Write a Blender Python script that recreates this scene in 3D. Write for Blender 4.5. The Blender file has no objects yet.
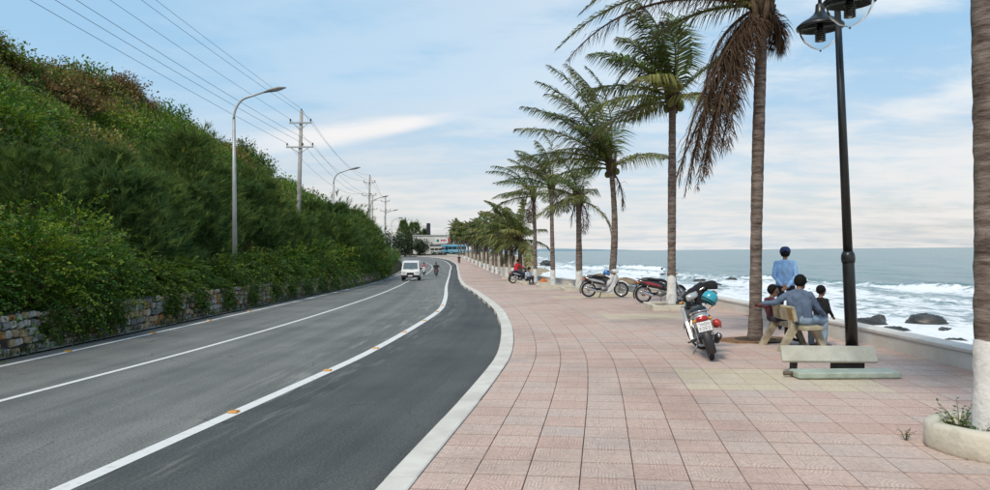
import bpy, math, random
import numpy as np
from mathutils import Vector, Matrix
rng = np.random.default_rng(7); random.seed(7)
R = math.radians; PI = math.pi
scene = bpy.context.scene
COL = scene.collection

# ------------------------------------------------------------------ camera
cam_d = bpy.data.cameras.new('camera'); cam = bpy.data.objects.new('camera', cam_d); COL.objects.link(cam)
CAM_Z = 1.75
cam_d.sensor_width = 36; cam_d.lens = 36 * 740 / 990; cam_d.clip_start = .05; cam_d.clip_end = 60000
cam.matrix_world = Matrix.Translation((0, 0, CAM_Z)) @ Matrix.Rotation(PI / 2 + math.atan(6.6 / 740), 4, 'X') @ Matrix.Rotation(-.0093, 4, 'Z')
scene.camera = cam

# ------------------------------------------------------------------ sky, sun, exposure
SUN_EL, SUN_AZ = R(52), R(212)          # azimuth measured clockwise from +Y: the sun stands behind the camera, over the hill side
world = bpy.data.worlds.new('World'); scene.world = world; world.use_nodes = True
def build_world():
    nt = world.node_tree; N = nt.nodes; L = nt.links; N.clear()
    out = N.new('ShaderNodeOutputWorld'); bg = N.new('ShaderNodeBackground'); L.new(bg.outputs[0], out.inputs[0])
    def val(x):
        n = N.new('ShaderNodeValue'); n.outputs[0].default_value = x; return n.outputs[0]
    def m(op, a, b=None, c=None, clamp=False):
        n = N.new('ShaderNodeMath'); n.operation = op; n.use_clamp = clamp
        for i, x in enumerate((a, b, c)):
            if x is None: continue
            if isinstance(x, (int, float)): n.inputs[i].default_value = x
            else: L.new(x, n.inputs[i])
        return n.outputs[0]
    def ss(x, a, b):
        n = N.new('ShaderNodeMapRange'); n.interpolation_type = 'SMOOTHSTEP'
        L.new(x, n.inputs[0]); n.inputs[1].default_value = a; n.inputs[2].default_value = b; return n.outputs[0]
    def mix(f, a, b):
        n = N.new('ShaderNodeMix'); n.data_type = 'RGBA'
        for s, x in ((n.inputs[0], f), (n.inputs[6], a), (n.inputs[7], b)):
            if isinstance(x, tuple): s.default_value = (*x, 1)
            elif isinstance(x, (int, float)): s.default_value = x
            else: L.new(x, s)
        return n.outputs[2]
    tc = N.new('ShaderNodeTexCoord'); sp = N.new('ShaderNodeSeparateXYZ'); L.new(tc.outputs['Generated'], sp.inputs[0])
    x, y, z = sp.outputs
    sky = N.new('ShaderNodeTexSky'); sky.sky_type = 'NISHITA'; sky.sun_disc = False
    sky.sun_elevation = SUN_EL; sky.sun_rotation = SUN_AZ; sky.air_density = 1.0; sky.dust_density = 2.0; sky.ozone_density = 1.2
    sc = N.new('ShaderNodeVectorMath'); sc.operation = 'SCALE'; L.new(sky.outputs[0], sc.inputs[0]); sc.inputs[3].default_value = .105
    # cloud deck: directions projected on a high layer
    zz = m('MAXIMUM', z, 0.0); den = m('ADD', zz, .14)
    px = m('DIVIDE', x, den); py = m('DIVIDE', y, den)
    cb = N.new('ShaderNodeCombineXYZ'); L.new(px, cb.inputs[0]); L.new(py, cb.inputs[1])
    def noise(scale, detail, rough, dist=0, sx=1, sy=1, off=0):
        mp = N.new('ShaderNodeMapping'); mp.inputs['Scale'].default_value = (sx, sy, 1); mp.inputs['Location'].default_value = (off, off * .7, off)
        L.new(cb.outputs[0], mp.inputs[0]); n = N.new('ShaderNodeTexNoise'); L.new(mp.outputs[0], n.inputs[0])
        n.inputs['Scale'].default_value = scale; n.inputs['Detail'].default_value = detail; n.inputs['Roughness'].default_value = rough; n.inputs['Distortion'].default_value = dist
        return n.outputs[0]
    n1 = noise(.55, 7, .52, .5, 1, 1.3, 3.1); n2 = noise(2.6, 8, .6, .3, 1, 1.6, 8.2); n3 = noise(.35, 3, .5, 0, 1, 1, 1.7)
    veil = m('ADD', m('MULTIPLY', ss(n3, .3, .7), .45), .24)
    puff = m('MULTIPLY', ss(m('ADD', m('MULTIPLY', n1, .72), m('MULTIPLY', n2, .28)), .45, .60), .85)
    side = ss(x, -.35, .55)                                      # the clouds gather over the sea
    puff = m('MULTIPLY', puff, m('ADD', m('MULTIPLY', side, .8), .28))
    low = ss(z, .26, .02)                                        # milky air towards the horizon
    lown = m('MULTIPLY', low, m('ADD', m('MULTIPLY', ss(n2, .3, .65), .38), .48))
    # one long thin bright streak of cloud over the road
    az = m('ARCTAN2', x, y); el = m('ARCSINE', z)
    t = ss(az, -.30, -.06); ln = m('ADD', m('MULTIPLY', m('ADD', az, .05), .165), .182)
    ln = m('ADD', ln, m('MULTIPLY', m('SUBTRACT', n2, .5), .012))
    dv = m('ABSOLUTE', m('SUBTRACT', el, ln)); wdt = m('ADD', m('MULTIPLY', ss(az, -.02, -.22), .011), .006)
    streak = m('MULTIPLY', m('MULTIPLY', ss(m('DIVIDE', dv, wdt), 1.25, .2), ss(az, -.03, -.12)), m('MULTIPLY', ss(az, -.42, -.2), .75))
    c = mix(veil, sc.outputs[0], (.34, .575, .78))
    c = mix(puff, c, (.66, .715, .755))
    c = mix(lown, c, (.70, .665, .635))
    c = mix(streak, c, (.82, .77, .74))
    L.new(c, bg.inputs[0]); bg.inputs[1].default_value = 1.0
build_world()
sun_d = bpy.data.lights.new('sun', 'SUN'); sun_d.energy = 2.0; sun_d.angle = R(13); sun_d.color = (1, .90, .76)
sun = bpy.data.objects.new('sun', sun_d); COL.objects.link(sun)
_sd = Vector((math.sin(SUN_AZ) * math.cos(SUN_EL), math.cos(SUN_AZ) * math.cos(SUN_EL), math.sin(SUN_EL)))
sun.rotation_euler = _sd.to_track_quat('Z', 'Y').to_euler()
vs = scene.view_settings; vs.view_transform = 'Standard'; vs.look = 'None'; vs.exposure = 0.34; vs.gamma = 1; vs.use_curve_mapping = False
scene.cycles.max_bounces = 5; scene.cycles.diffuse_bounces = 3; scene.cycles.glossy_bounces = 2; scene.cycles.transmission_bounces = 4
scene.cycles.transparent_max_bounces = 6; scene.cycles.caustics_reflective = False; scene.cycles.caustics_refractive = False

# ------------------------------------------------------------------ naming helpers
def tag(o, label=None, cat=None, group=None, kind=None):
    if label: o['label'] = label
    if cat: o['category'] = cat
    if group: o['group'] = group
    if kind: o['kind'] = kind
    return o
def empty(name, loc=(0, 0, 0), rz=0, label=None, cat=None, group=None):
    o = bpy.data.objects.new(name, None); COL.objects.link(o); o.location = loc; o.rotation_euler = (0, 0, rz); o.empty_display_size = .2
    return tag(o, label, cat, group)
def link(name, me, parent=None, loc=None, rot=None):
    o = bpy.data.objects.new(name, me); COL.objects.link(o); o.parent = parent
    if loc is not None: o.location = loc
    if rot is not None: o.rotation_euler = rot
    return o
def copy_tree(o, parent=None):
    c = o.copy(); COL.objects.link(c); c.parent = parent
    for ch in list(o.children): copy_tree(ch, c)
    return c

# ------------------------------------------------------------------ materials
_mats = {}
def mat(name, col, rough=.6, metal=0., var=.12, scale=5., bump=0., bscale=30., col2=None, spec=.5, coat=0., detail=4., sx=(1, 1, 1), emit=None, lo=.35, hi=.65, coords='Object'):
    if name in _mats: return _mats[name]
    m = bpy.data.materials.new(name); m.use_nodes = True; nt = m.node_tree; N = nt.nodes; L = nt.links
    b = N['Principled BSDF']; b.inputs['Roughness'].default_value = rough; b.inputs['Metallic'].default_value = metal
    b.inputs['Specular IOR Level'].default_value = spec; b.inputs['Coat Weight'].default_value = coat; b.inputs['Coat Roughness'].default_value = .1
    tc = N.new('ShaderNodeTexCoord'); mp = N.new('ShaderNodeMapping'); mp.inputs['Scale'].default_value = sx; L.new(tc.outputs[coords], mp.inputs[0])
    n = N.new('ShaderNodeTexNoise'); n.inputs['Scale'].default_value = scale; n.inputs['Detail'].default_value = detail; n.inputs['Roughness'].default_value = .6; L.new(mp.outputs[0], n.inputs[0])
    r = N.new('ShaderNodeValToRGB'); L.new(n.outputs[0], r.inputs[0])
    c2 = col2 if col2 else tuple(min(1, c * (1 + var)) for c in col); c1 = col if col2 else tuple(c * (1 - var) for c in col)
    r.color_ramp.elements[0].position = lo; r.color_ramp.elements[1].position = hi
    r.color_ramp.elements[0].color = (*c1, 1); r.color_ramp.elements[1].color = (*c2, 1)
    L.new(r.outputs[0], b.inputs['Base Color'])
    if bump:
        n2 = N.new('ShaderNodeTexNoise'); n2.inputs['Scale'].default_value = bscale; n2.inputs['Detail'].default_value = 5; L.new(mp.outputs[0], n2.inputs[0])
        bp = N.new('ShaderNodeBump'); bp.inputs['Strength'].default_value = bump; bp.inputs['Distance'].default_value = .02; L.new(n2.outputs[0], bp.inputs['Height']); L.new(bp.outputs[0], b.inputs['Normal'])
    if emit: b.inputs['Emission Color'].default_value = (*emit[0], 1); b.inputs['Emission Strength'].default_value = emit[1]
    _mats[name] = m; return m
def leaf_mat(name, trans=.25, rough=.55, spec=.3):
    """leaf colour comes from the mesh's own colour attribute"""
    if name in _mats: return _mats[name]
    m = bpy.data.materials.new(name); m.use_nodes = True; nt = m.node_tree; N = nt.nodes; L = nt.links
    b = N['Principled BSDF']; b.inputs['Roughness'].default_value = rough; b.inputs['Specular IOR Level'].default_value = spec
    a = N.new('ShaderNodeAttribute'); a.attribute_name = 'col'; L.new(a.outputs['Color'], b.inputs['Base Color'])
    t = N.new('ShaderNodeBsdfTranslucent'); L.new(a.outputs['Color'], t.inputs[0])
    mx = N.new('ShaderNodeMixShader'); mx.inputs[0].default_value = trans
    L.new(b.outputs[0], mx.inputs[1]); L.new(t.outputs[0], mx.inputs[2]); L.new(mx.outputs[0], N['Material Output'].inputs[0])
    _mats[name] = m; return m

# ------------------------------------------------------------------ mesh helpers
def np_mesh(name, V, F, m=None, col=None, smooth=False):
    """V (n,3); F (k,3|4) array of equal-sized faces; col (k,3) colour for each face"""
    V = np.asarray(V, np.float32); F = np.asarray(F, np.int32); k, s = F.shape
    me = bpy.data.meshes.new(name); me.vertices.add(len(V)); me.vertices.foreach_set('co', V.ravel())
    me.loops.add(k * s); me.loops.foreach_set('vertex_index', F.ravel()); me.polygons.add(k)
    me.polygons.foreach_set('loop_start', np.arange(0, k * s, s, dtype=np.int32)); me.polygons.foreach_set('loop_total', np.full(k, s, np.int32))
    me.polygons.foreach_set('use_smooth', np.full(k, bool(smooth)))
    me.update(calc_edges=True)
    if col is not None:
        at = me.color_attributes.new('col', 'FLOAT_COLOR', 'CORNER'); c = np.ones((k * s, 4), np.float32); c[:, :3] = np.repeat(np.asarray(col, np.float32), s, 0)
        at.data.foreach_set('color', c.ravel())
    if m: me.materials.append(m)
    return me
class MB:
    """collects boxes, tubes, lathes and prisms into one mesh"""
    def __init__(s): s.v = []; s.f = []; s.sm = []
    def add(s, V, F, smooth=False):
        o = len(s.v); s.v += [tuple(map(float, p)) for p in V]; s.f += [tuple(i + o for i in f) for f in F]; s.sm += [smooth] * len(F); return s
    def box(s, c, d, rot=None, taper=1., bev=0.):
        hx, hy, hz = d[0] / 2, d[1] / 2, d[2] / 2
        if bev <= 0:
            P = [(-hx, -hy, -hz), (hx, -hy, -hz), (hx, hy, -hz), (-hx, hy, -hz), (-hx * taper, -hy * taper, hz), (hx * taper, -hy * taper, hz), (hx * taper, hy * taper, hz), (-hx * taper, hy * taper, hz)]
            F = [(3, 2, 1, 0), (4, 5, 6, 7), (0, 1, 5, 4), (1, 2, 6, 5), (2, 3, 7, 6), (3, 0, 4, 7)]
        else:
            def ring(ix, iy, z):
                b = bev; return [(-ix + b, -iy, z), (ix - b, -iy, z), (ix, -iy + b, z), (ix, iy - b, z), (ix - b, iy, z), (-ix + b, iy, z), (-ix, iy - b, z), (-ix, -iy + b, z)]
            P = ring(hx - bev * .7, hy - bev * .7, -hz) + ring(hx, hy, -hz + bev) + ring(hx * taper, hy * taper, hz - bev) + ring(hx * taper - bev * .7, hy * taper - bev * .7, hz)
            F = [tuple(reversed(range(8))), tuple(range(24, 32))]
            for k in range(3): F += [(k * 8 + i, k * 8 + (i + 1) % 8, k * 8 + 8 + (i + 1) % 8, k * 8 + 8 + i) for i in range(8)]
        M = Matrix(rot).to_3x3() if rot is not None and not isinstance(rot, tuple) else (Matrix.Rotation(rot[2], 3, 'Z') @ Matrix.Rotation(rot[1], 3, 'Y') @ Matrix.Rotation(rot[0], 3, 'X') if rot is not None else Matrix.Identity(3))
        return s.add([M @ Vector(p) + Vector(c) for p in P], F)
    def tube(s, pts, rad, n=8, cap=True, smooth=True, flat=(1, 1)):
        pts = [Vector(p) for p in pts]; k = len(pts); rad = [rad] * k if isinstance(rad, (int, float)) else list(rad)
        P = []; prev = None
        for i, p in enumerate(pts):
            t = (pts[min(i + 1, k - 1)] - pts[max(i - 1, 0)]).normalized()
            if prev is None:
                up = Vector((0, 0, 1)) if abs(t.z) < .9 else Vector((1, 0, 0)); u = t.cross(up).normalized()
            else:
                u = (prev - t * prev.dot(t)); u = u.normalized() if u.length > 1e-6 else t.orthogonal().normalized()
            prev = u; w = t.cross(u)
            for j in range(n):
                a = 2 * PI * j / n; P.append(p + (u * math.cos(a) * flat[0] + w * math.sin(a) * flat[1]) * rad[i])
        F = [(i * n + j, i * n + (j + 1) % n, (i + 1) * n + (j + 1) % n, (i + 1) * n + j) for i in range(k - 1) for j in range(n)]
        if cap: F += [tuple(reversed(range(n))), tuple(range((k - 1) * n, k * n))]
        return s.add(P, F, smooth)
    def lathe(s, prof, n=16, c=(0, 0, 0), axis='z', smooth=True, closed=False):
        P = []
        for r, h in prof:
            for j in range(n):
                a = 2 * PI * j / n; q = (r * math.cos(a), r * math.sin(a), h)
                if axis == 'y': q = (q[0], q[2], q[1])
                if axis == 'x': q = (q[2], q[0], q[1])
                P.append((q[0] + c[0], q[1] + c[1], q[2] + c[2]))
        k = len(prof); rng_ = range(k if closed else k - 1)
        F = [(i * n + j, i * n + (j + 1) % n, ((i + 1) % k) * n + (j + 1) % n, ((i + 1) % k) * n + j) for i in rng_ for j in range(n)]
        if not closed:
            if prof[0][0] > 1e-4: F.append(tuple(reversed(range(n))))
            if prof[-1][0] > 1e-4: F.append(tuple(range((k - 1) * n, k * n)))
        return s.add(P, F, smooth)
    def prism(s, poly, y0, y1, axis='y', smooth=False):
        """polygon in (x,z) pushed along y (or in (x,y) along z, or (y,z) along x)"""
        def q(a, b, h): return {'y': (a, h, b), 'z': (a, b, h), 'x': (h, a, b)}[axis]
        n = len(poly); P = [q(a, b, y0) for a, b in poly] + [q(a, b, y1) for a, b in poly]
        F = [tuple(range(n)), tuple(reversed(range(n, 2 * n)))] + [(i, n + i, n + (i + 1) % n, (i + 1) % n) for i in range(n)]
        return s.add(P, F, smooth)
    def ell(s, c, r, n=12, k=8, rot=None):
        P = []; Mx = rot.to_3x3() if rot is not None else Matrix.Identity(3)
        for i in range(k + 1):
            th = PI * i / k
            for j in range(n):
                a = 2 * PI * j / n; P.append(Mx @ Vector((r[0] * math.sin(th) * math.cos(a), r[1] * math.sin(th) * math.sin(a), r[2] * math.cos(th))) + Vector(c))
        F = [(i * n + j, (i + 1) * n + j, (i + 1) * n + (j + 1) % n, i * n + (j + 1) % n) for i in range(k) for j in range(n)]
        return s.add(P, F, True)
    def mesh(s, name, m):
        me = bpy.data.meshes.new(name); me.from_pydata(s.v, [], s.f); me.polygons.foreach_set('use_smooth', s.sm)
        me.validate(); me.materials.append(m) if m else None; me.update(); return me
    def build(s, name, m, parent=None, loc=None, rot=None): return link(name, s.mesh(name, m), parent, loc, rot)
def fix_normals(me):
    import bmesh
    b = bmesh.new(); b.from_mesh(me); bmesh.ops.recalc_face_normals(b, faces=b.faces); b.to_mesh(me); b.free()
def sstep(x, a, b):
    t = np.clip((np.asarray(x, float) - a) / (b - a), 0, 1); return t * t * (3 - 2 * t)
def vnoise(x, y, seed=0):
    """smooth 2-D value noise"""
    x = np.asarray(x, float); y = np.asarray(y, float); xi = np.floor(x).astype(int); yi = np.floor(y).astype(int); fx = x - xi; fy = y - yi
    def h(a, b): v = np.sin(a * 127.1 + b * 311.7 + seed * 74.7) * 43758.5453; return v - np.floor(v)
    u = fx * fx * (3 - 2 * fx); w = fy * fy * (3 - 2 * fy)
    return (h(xi, yi) * (1 - u) + h(xi + 1, yi) * u) * (1 - w) + (h(xi, yi + 1) * (1 - u) + h(xi + 1, yi + 1) * u) * w
def fbm(x, y, seed=0, o=4):
    s = 0; a = .5
    for i in range(o): s = s + a * vnoise(x * 2 ** i, y * 2 ** i, seed + i * 13); a *= .5
    return s

# ================================================================== THE SETTING
KY = [-60, 0, 25, 40, 50, 62, 80, 100, 120, 150, 190, 230, 400]; KZ = [0, 0, 0, -.2, -.4, -.6, -.85, -1.1, -1.0, -.5, .4, 1.2, 2]
_gy = np.arange(-60, 401, 1.); _gz = np.convolve(np.pad(np.interp(_gy, KY, KZ), 5, 'edge'), np.ones(11) / 11, 'valid')
def pz(y): return np.interp(y, _gy, _gz)                 # height of the promenade; the road lies 12 cm lower
SEA = -3.0
def spline(P, step=.5):
    P = np.array(P, float); Q = np.vstack([2 * P[0] - P[1], P, 2 * P[-1] - P[-2]]); out = []
    for i in range(1, len(Q) - 2):
        n = max(2, int(np.linalg.norm(Q[i + 1] - Q[i]) / step)); t = (np.arange(n) / n)[:, None]
        a, b, c, d = Q[i - 1], Q[i], Q[i + 1], Q[i + 2]
        def tj(t0, p, q): return t0 + max(np.linalg.norm(q - p), 1e-6) ** .5
        t0 = 0; t1 = tj(t0, a, b); t2 = tj(t1, b, c); t3 = tj(t2, c, d); tt = t1 + (t2 - t1) * t
        A1 = (t1 - tt) / (t1 - t0) * a + (tt - t0) / (t1 - t0) * b; A2 = (t2 - tt) / (t2 - t1) * b + (tt - t1) / (t2 - t1) * c; A3 = (t3 - tt) / (t3 - t2) * c + (tt - t2) / (t3 - t2) * d
        B1 = (t2 - tt) / (t2 - t0) * A1 + (tt - t0) / (t2 - t0) * A2; B2 = (t3 - tt) / (t3 - t1) * A2 + (tt - t1) / (t3 - t1) * A3
        out.append((t2 - tt) / (t2 - t1) * B1 + (tt - t1) / (t2 - t1) * B2)
    return np.vstack(out + [P[-1:]])
def normals(C):
    t = np.gradient(C, axis=0); t /= np.linalg.norm(t, axis=1)[:, None]; return np.stack([t[:, 1], -t[:, 0]], 1)      # to the right
def offset(C, d): return C + normals(C) * d
KERB = spline([(-2.3, -6), (-1.43, 0), (-.66, 5.47), (-.01, 10.11), (.27, 12.78), (.38, 17.2), (.23, 22.4), (-.05, 26.2), (-.94, 37), (-1.73, 45.7), (-3.21, 69.8), (-5.77, 117), (-8.0, 150), (-12.5, 180), (-22, 205), (-40, 224), (-70, 238)])
RLINE = spline([(-5.2, -6), (-4.3, 0), (-3.48, 5.93), (-2.81, 10.62), (-2.42, 13.6), (-1.98, 19.6), (-1.82, 24), (-2.05, 30), (-3.3, 50), (-6.63, 108), (-8.9, 145), (-13.8, 178), (-23.5, 203), (-41, 221), (-71, 235)])
CLINE = spline([(-8.1, -6), (-7.4, 0), (-6.4, 9.55), (-5.86, 14.67), (-5.42, 22.8), (-5.65, 36.4), (-8.1, 72.8), (-10.87, 128), (-13.8, 152), (-19, 172), (-29.5, 193), (-45, 208), (-73, 221)])
LLINE = spline([(-9.9, -6), (-9.3, 0), (-8.40, 12.5), (-8.06, 20.2), (-8.0, 28), (-8.75, 46.3), (-12.7, 98.4), (-15, 125), (-18.5, 150), (-25.5, 168), (-35, 186), (-48, 200), (-75, 212)])
LEDGE = offset(LLINE, -.5)
WALLP = spline([(6.75, -8), (6.75, 5), (6.75, 14), (6.75, 20.7), (6.6, 25), (6.25, 29.5), (5.6, 37), (4.9, 44), (4.3, 51), (3.6, 59), (2.9, 68), (2.0, 80), (.9, 93), (-.4, 108), (-1.5, 122), (-3.4, 142), (-5.8, 168), (-8.5, 192), (-14, 215)])
def strip_mesh(name, A, B, zoff, m, n=700, cross=1, uvscale=1.):
    def rs(C):
        s = np.r_[0, np.cumsum(np.linalg.norm(np.diff(C, axis=0), axis=1))]; u = np.linspace(0, 1, n) ** 1.6 * s[-1]
        return np.stack([np.interp(u, s, C[:, 0]), np.interp(u, s, C[:, 1])], 1)
    a, b = rs(A), rs(B); V = []; 
    for k in range(cross + 1):
        P = a + (b - a) * k / cross; V.append(np.c_[P, pz(P[:, 1]) + zoff])
    V = np.stack(V, 1).reshape(-1, 3); w = cross + 1; i = np.arange(n - 1)[:, None] * w + np.arange(cross)[None]
    F = np.stack([i, i + 1, i + w + 1, i + w], -1).reshape(-1, 4)
    me = np_mesh(name, V, F, m); uv = me.uv_layers.new(name='UVMap'); s = np.r_[0, np.cumsum(np.linalg.norm(np.diff(b, axis=0), axis=1))]
    U = np.repeat(s, w); W = np.tile(np.linspace(0, 1, w), n) * float(np.mean(np.linalg.norm(b - a, axis=1)))
    if cross >= 1:
        d = np.linalg.norm(b - a, axis=1)
        W = (np.linspace(0, 1, w)[None] * d[:, None]).ravel()
    uv.data.foreach_set('uv', np.stack([W, U], 1)[F.ravel()].astype(np.float32).ravel()); return me
def asphalt(name, c1, c2, streak=None):
    m = bpy.data.materials.new(name); m.use_nodes = True; nt = m.node_tree; N = nt.nodes; L = nt.links; b = N['Principled BSDF']
    b.inputs['Roughness'].default_value = .72; b.inputs['Specular IOR Level'].default_value = .35
    uv = N.new('ShaderNodeUVMap'); tc = N.new('ShaderNodeTexCoord')
    def ns(vec, sc, det, sx=(1, 1, 1)):
        mp = N.new('ShaderNodeMapping'); mp.inputs['Scale'].default_value = sx; L.new(vec, mp.inputs[0]); n = N.new('ShaderNodeTexNoise'); n.inputs['Scale'].default_value = sc; n.inputs['Detail'].default_value = det; n.inputs['Roughness'].default_value = .65; L.new(mp.outputs[0], n.inputs[0]); return n.outputs[0]
    def ramp(x, a, ca, bb, cb):
        r = N.new('ShaderNodeValToRGB'); r.color_ramp.elements[0].position = a; r.color_ramp.elements[1].position = bb; r.color_ramp.elements[0].color = (*ca, 1); r.color_ramp.elements[1].color = (*cb, 1); L.new(x, r.inputs[0]); return r.outputs[0]
    def mixc(f, a, bb, mode='MIX'):
        n = N.new('ShaderNodeMix'); n.data_type = 'RGBA'; n.blend_type = mode
        if isinstance(f, float): n.inputs[0].default_value = f
        else: L.new(f, n.inputs[0])
        for s, x in ((n.inputs[6], a), (n.inputs[7], bb)):
            if isinstance(x, tuple): s.default_value = (*x, 1)
            else: L.new(x, s)
        return n.outputs[2]
    lanes = ns(uv.outputs[0], 1.0, 4, (1.5, .025, 1)); grain = ns(tc.outputs['Object'], 42, 5); blot = ns(tc.outputs['Object'], .45, 5)
    c = ramp(lanes, .40, tuple(x * .85 for x in c1), .60, tuple(x * 1.1 for x in c2))
    c = mixc(.5, c, ramp(blot, .3, tuple(x * .66 for x in c1), .7, tuple(x * 1.2 for x in c2)))
    c = mixc(.85, c, ramp(grain, .32, (.32, .32, .32), .72, (1.65, 1.65, 1.62)), 'MULTIPLY')
    vo = N.new('ShaderNodeTexVoronoi'); vo.feature = 'DISTANCE_TO_EDGE'; vo.inputs['Scale'].default_value = .42; dn = N.new('ShaderNodeTexNoise'); dn.inputs['Scale'].default_value = 1.6; dn.inputs['Detail'].default_value = 6; L.new(tc.outputs['Object'], dn.inputs[0]); va = N.new('ShaderNodeVectorMath'); va.operation = 'MULTIPLY_ADD'; va.inputs[1].default_value = (.9, .9, 0); L.new(dn.outputs[1], va.inputs[0]); L.new(tc.outputs['Object'], va.inputs[2]); L.new(va.outputs[0], vo.inputs[0])
    ck = ramp(vo.outputs['Distance'], .0035, (1, 1, 1), .0075, (0, 0, 0)); cm = N.new('ShaderNodeMath'); cm.operation = 'MULTIPLY'; L.new(ck, cm.inputs[0]); L.new(ramp(blot, .52, (0, 0, 0), .60, (.65, .65, .65)), cm.inputs[1]); c = mixc(cm.outputs[0], c, (.03, .03, .03))
    if streak:                                            # pale scuffs along the edge line
        sp = N.new('ShaderNodeSeparateXYZ'); L.new(uv.outputs[0], sp.inputs[0])
        mr = N.new('ShaderNodeMapRange'); mr.interpolation_type = 'SMOOTHSTEP'; L.new(sp.outputs[0], mr.inputs[0]); mr.inputs[1].default_value, mr.inputs[2].default_value = streak
        sn = ns(uv.outputs[0], 3.5, 6, (1.5, .14, 1)); rr = ramp(sn, .52, (0, 0, 0), .68, (1, 1, 1))
        mm = N.new('ShaderNodeMath'); mm.operation = 'MULTIPLY'; L.new(mr.outputs[0], mm.inputs[0]); L.new(rr, mm.inputs[1])
        m2 = N.new('ShaderNodeMath'); m2.operation = 'MULTIPLY'; L.new(mm.outputs[0], m2.inputs[0]); m2.inputs[1].default_value = .45
        c = mixc(m2.outputs[0], c, (.42, .40, .36))
    L.new(c, b.inputs['Base Color'])
    bp = N.new('ShaderNodeBump'); bp.inputs['Strength'].default_value = .35; bp.inputs['Distance'].default_value = .008; L.new(grain, bp.inputs['Height']); L.new(bp.outputs[0], b.inputs['Normal'])
    return m
ROADZ = -.12
m_road = asphalt('worn_asphalt', (.128, .134, .126), (.205, .205, .190), (5.0, 6.4)); m_road2 = asphalt('newer_asphalt', (.066, .070, .068), (.102, .106, .101), (1.1, .1))
road = tag(link('road', strip_mesh('road', LEDGE, RLINE, ROADZ, m_road, cross=8)), kind='structure')
tag(link('road_shoulder', strip_mesh('road_shoulder', RLINE, offset(KERB, -.26), ROADZ, m_road2, cross=4)), kind='structure')
m_line = mat('road_paint', (.44, .45, .43), .6, var=.3, scale=9, col2=(.74, .74, .71), lo=.22, hi=.46, detail=9)
for nm, C, w in (('edge_line', RLINE, .17), ('centre_line', CLINE, .11), ('edge_line', LLINE, .12)):
    o = link(nm, strip_mesh(nm, offset(C, -w / 2), offset(C, w / 2), ROADZ + .005, m_line, n=900)); o.parent = road
m_strip = mat('verge_concrete', (.30, .28, .25), .9, var=.3, scale=3, bump=.5)
tag(link('gutter_strip', strip_mesh('gutter_strip', offset(LEDGE, -.28), offset(LEDGE, -.01), ROADZ + .03, m_strip)), kind='structure')
# raised kerb, painted off-white
def sweep(name, C, prof, m, zf):
    """profile (offset to the right, height) swept along a path"""
    N_ = normals(C); V = []
    for d, h in prof: P = C + N_ * d; V.append(np.c_[P, zf(C[:, 1]) + h])
    V = np.stack(V, 1).reshape(-1, 3); w = len(prof); n = len(C); i = np.arange(n - 1)[:, None] * w + np.arange(w - 1)[None]
    me = np_mesh(name, V, np.stack([i, i + w, i + w + 1, i + 1], -1).reshape(-1, 4), m); return me
m_kerb = mat('kerb_paint', (.56, .535, .475), .75, var=.2, scale=2.2, bump=.35, bscale=45, col2=(.71, .685, .62), detail=8)
KPROF = [(-.265, -.2), (-.262, -.022), (-.242, 0), (-.012, .012), (0, .004), (.002, -.2)]
kerb = tag(link('kerb', sweep('kerb', KERB, [(d * .985 - .003, h - .007 if h > -.1 else h) for d, h in KPROF], mat('kerb_joint', (.16, .15, .13), .95, var=.3), pz)), kind='structure')
def lay_kerb():
    s = np.r_[0, np.cumsum(np.linalg.norm(np.diff(KERB, axis=0), axis=1))]; u = 0.; rest = []; nk = 0
    while u < s[-1] - 1.2:
        L_ = 1.0 * random.uniform(.97, 1.03); uu = np.linspace(u + .003, u + L_ - .003, 4); C = np.stack([np.interp(uu, s, KERB[:, 0]), np.interp(uu, s, KERB[:, 1])], 1); t = np.gradient(C, axis=0); t /= np.linalg.norm(t, axis=1)[:, None]; N_ = np.stack([t[:, 1], -t[:, 0]], 1); jd, jz = random.gauss(0, .0025), random.gauss(0, .0015)
        V = np.stack([np.c_[C + N_ * (d + jd), pz(C[:, 1]) + h + jz] for d, h in KPROF], 1).reshape(-1, 3); w = len(KPROF); F = [(a * w + b, a * w + w + b, a * w + w + b + 1, a * w + b + 1) for a in range(3) for b in range(w - 1)] + [tuple(range(w)), tuple(range(3 * w, 4 * w))[::-1]]
        y = C[0, 1]
        if -1 < y < 75: me = bpy.data.meshes.new('kerb_stone'); me.from_pydata([tuple(p) for p in V], [], F); me.materials.append(m_kerb); fix_normals(me); link('kerb_stone', me, kerb)
        elif y >= 75: rest.append((V, F))
        u += L_
    mb = MB()
    for V, F in rest: mb.add(V, F)
    me = mb.mesh('distant_kerb', m_kerb); fix_normals(me); tag(link('distant_kerb', me, kerb), kind='stuff')
lay_kerb()

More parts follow.
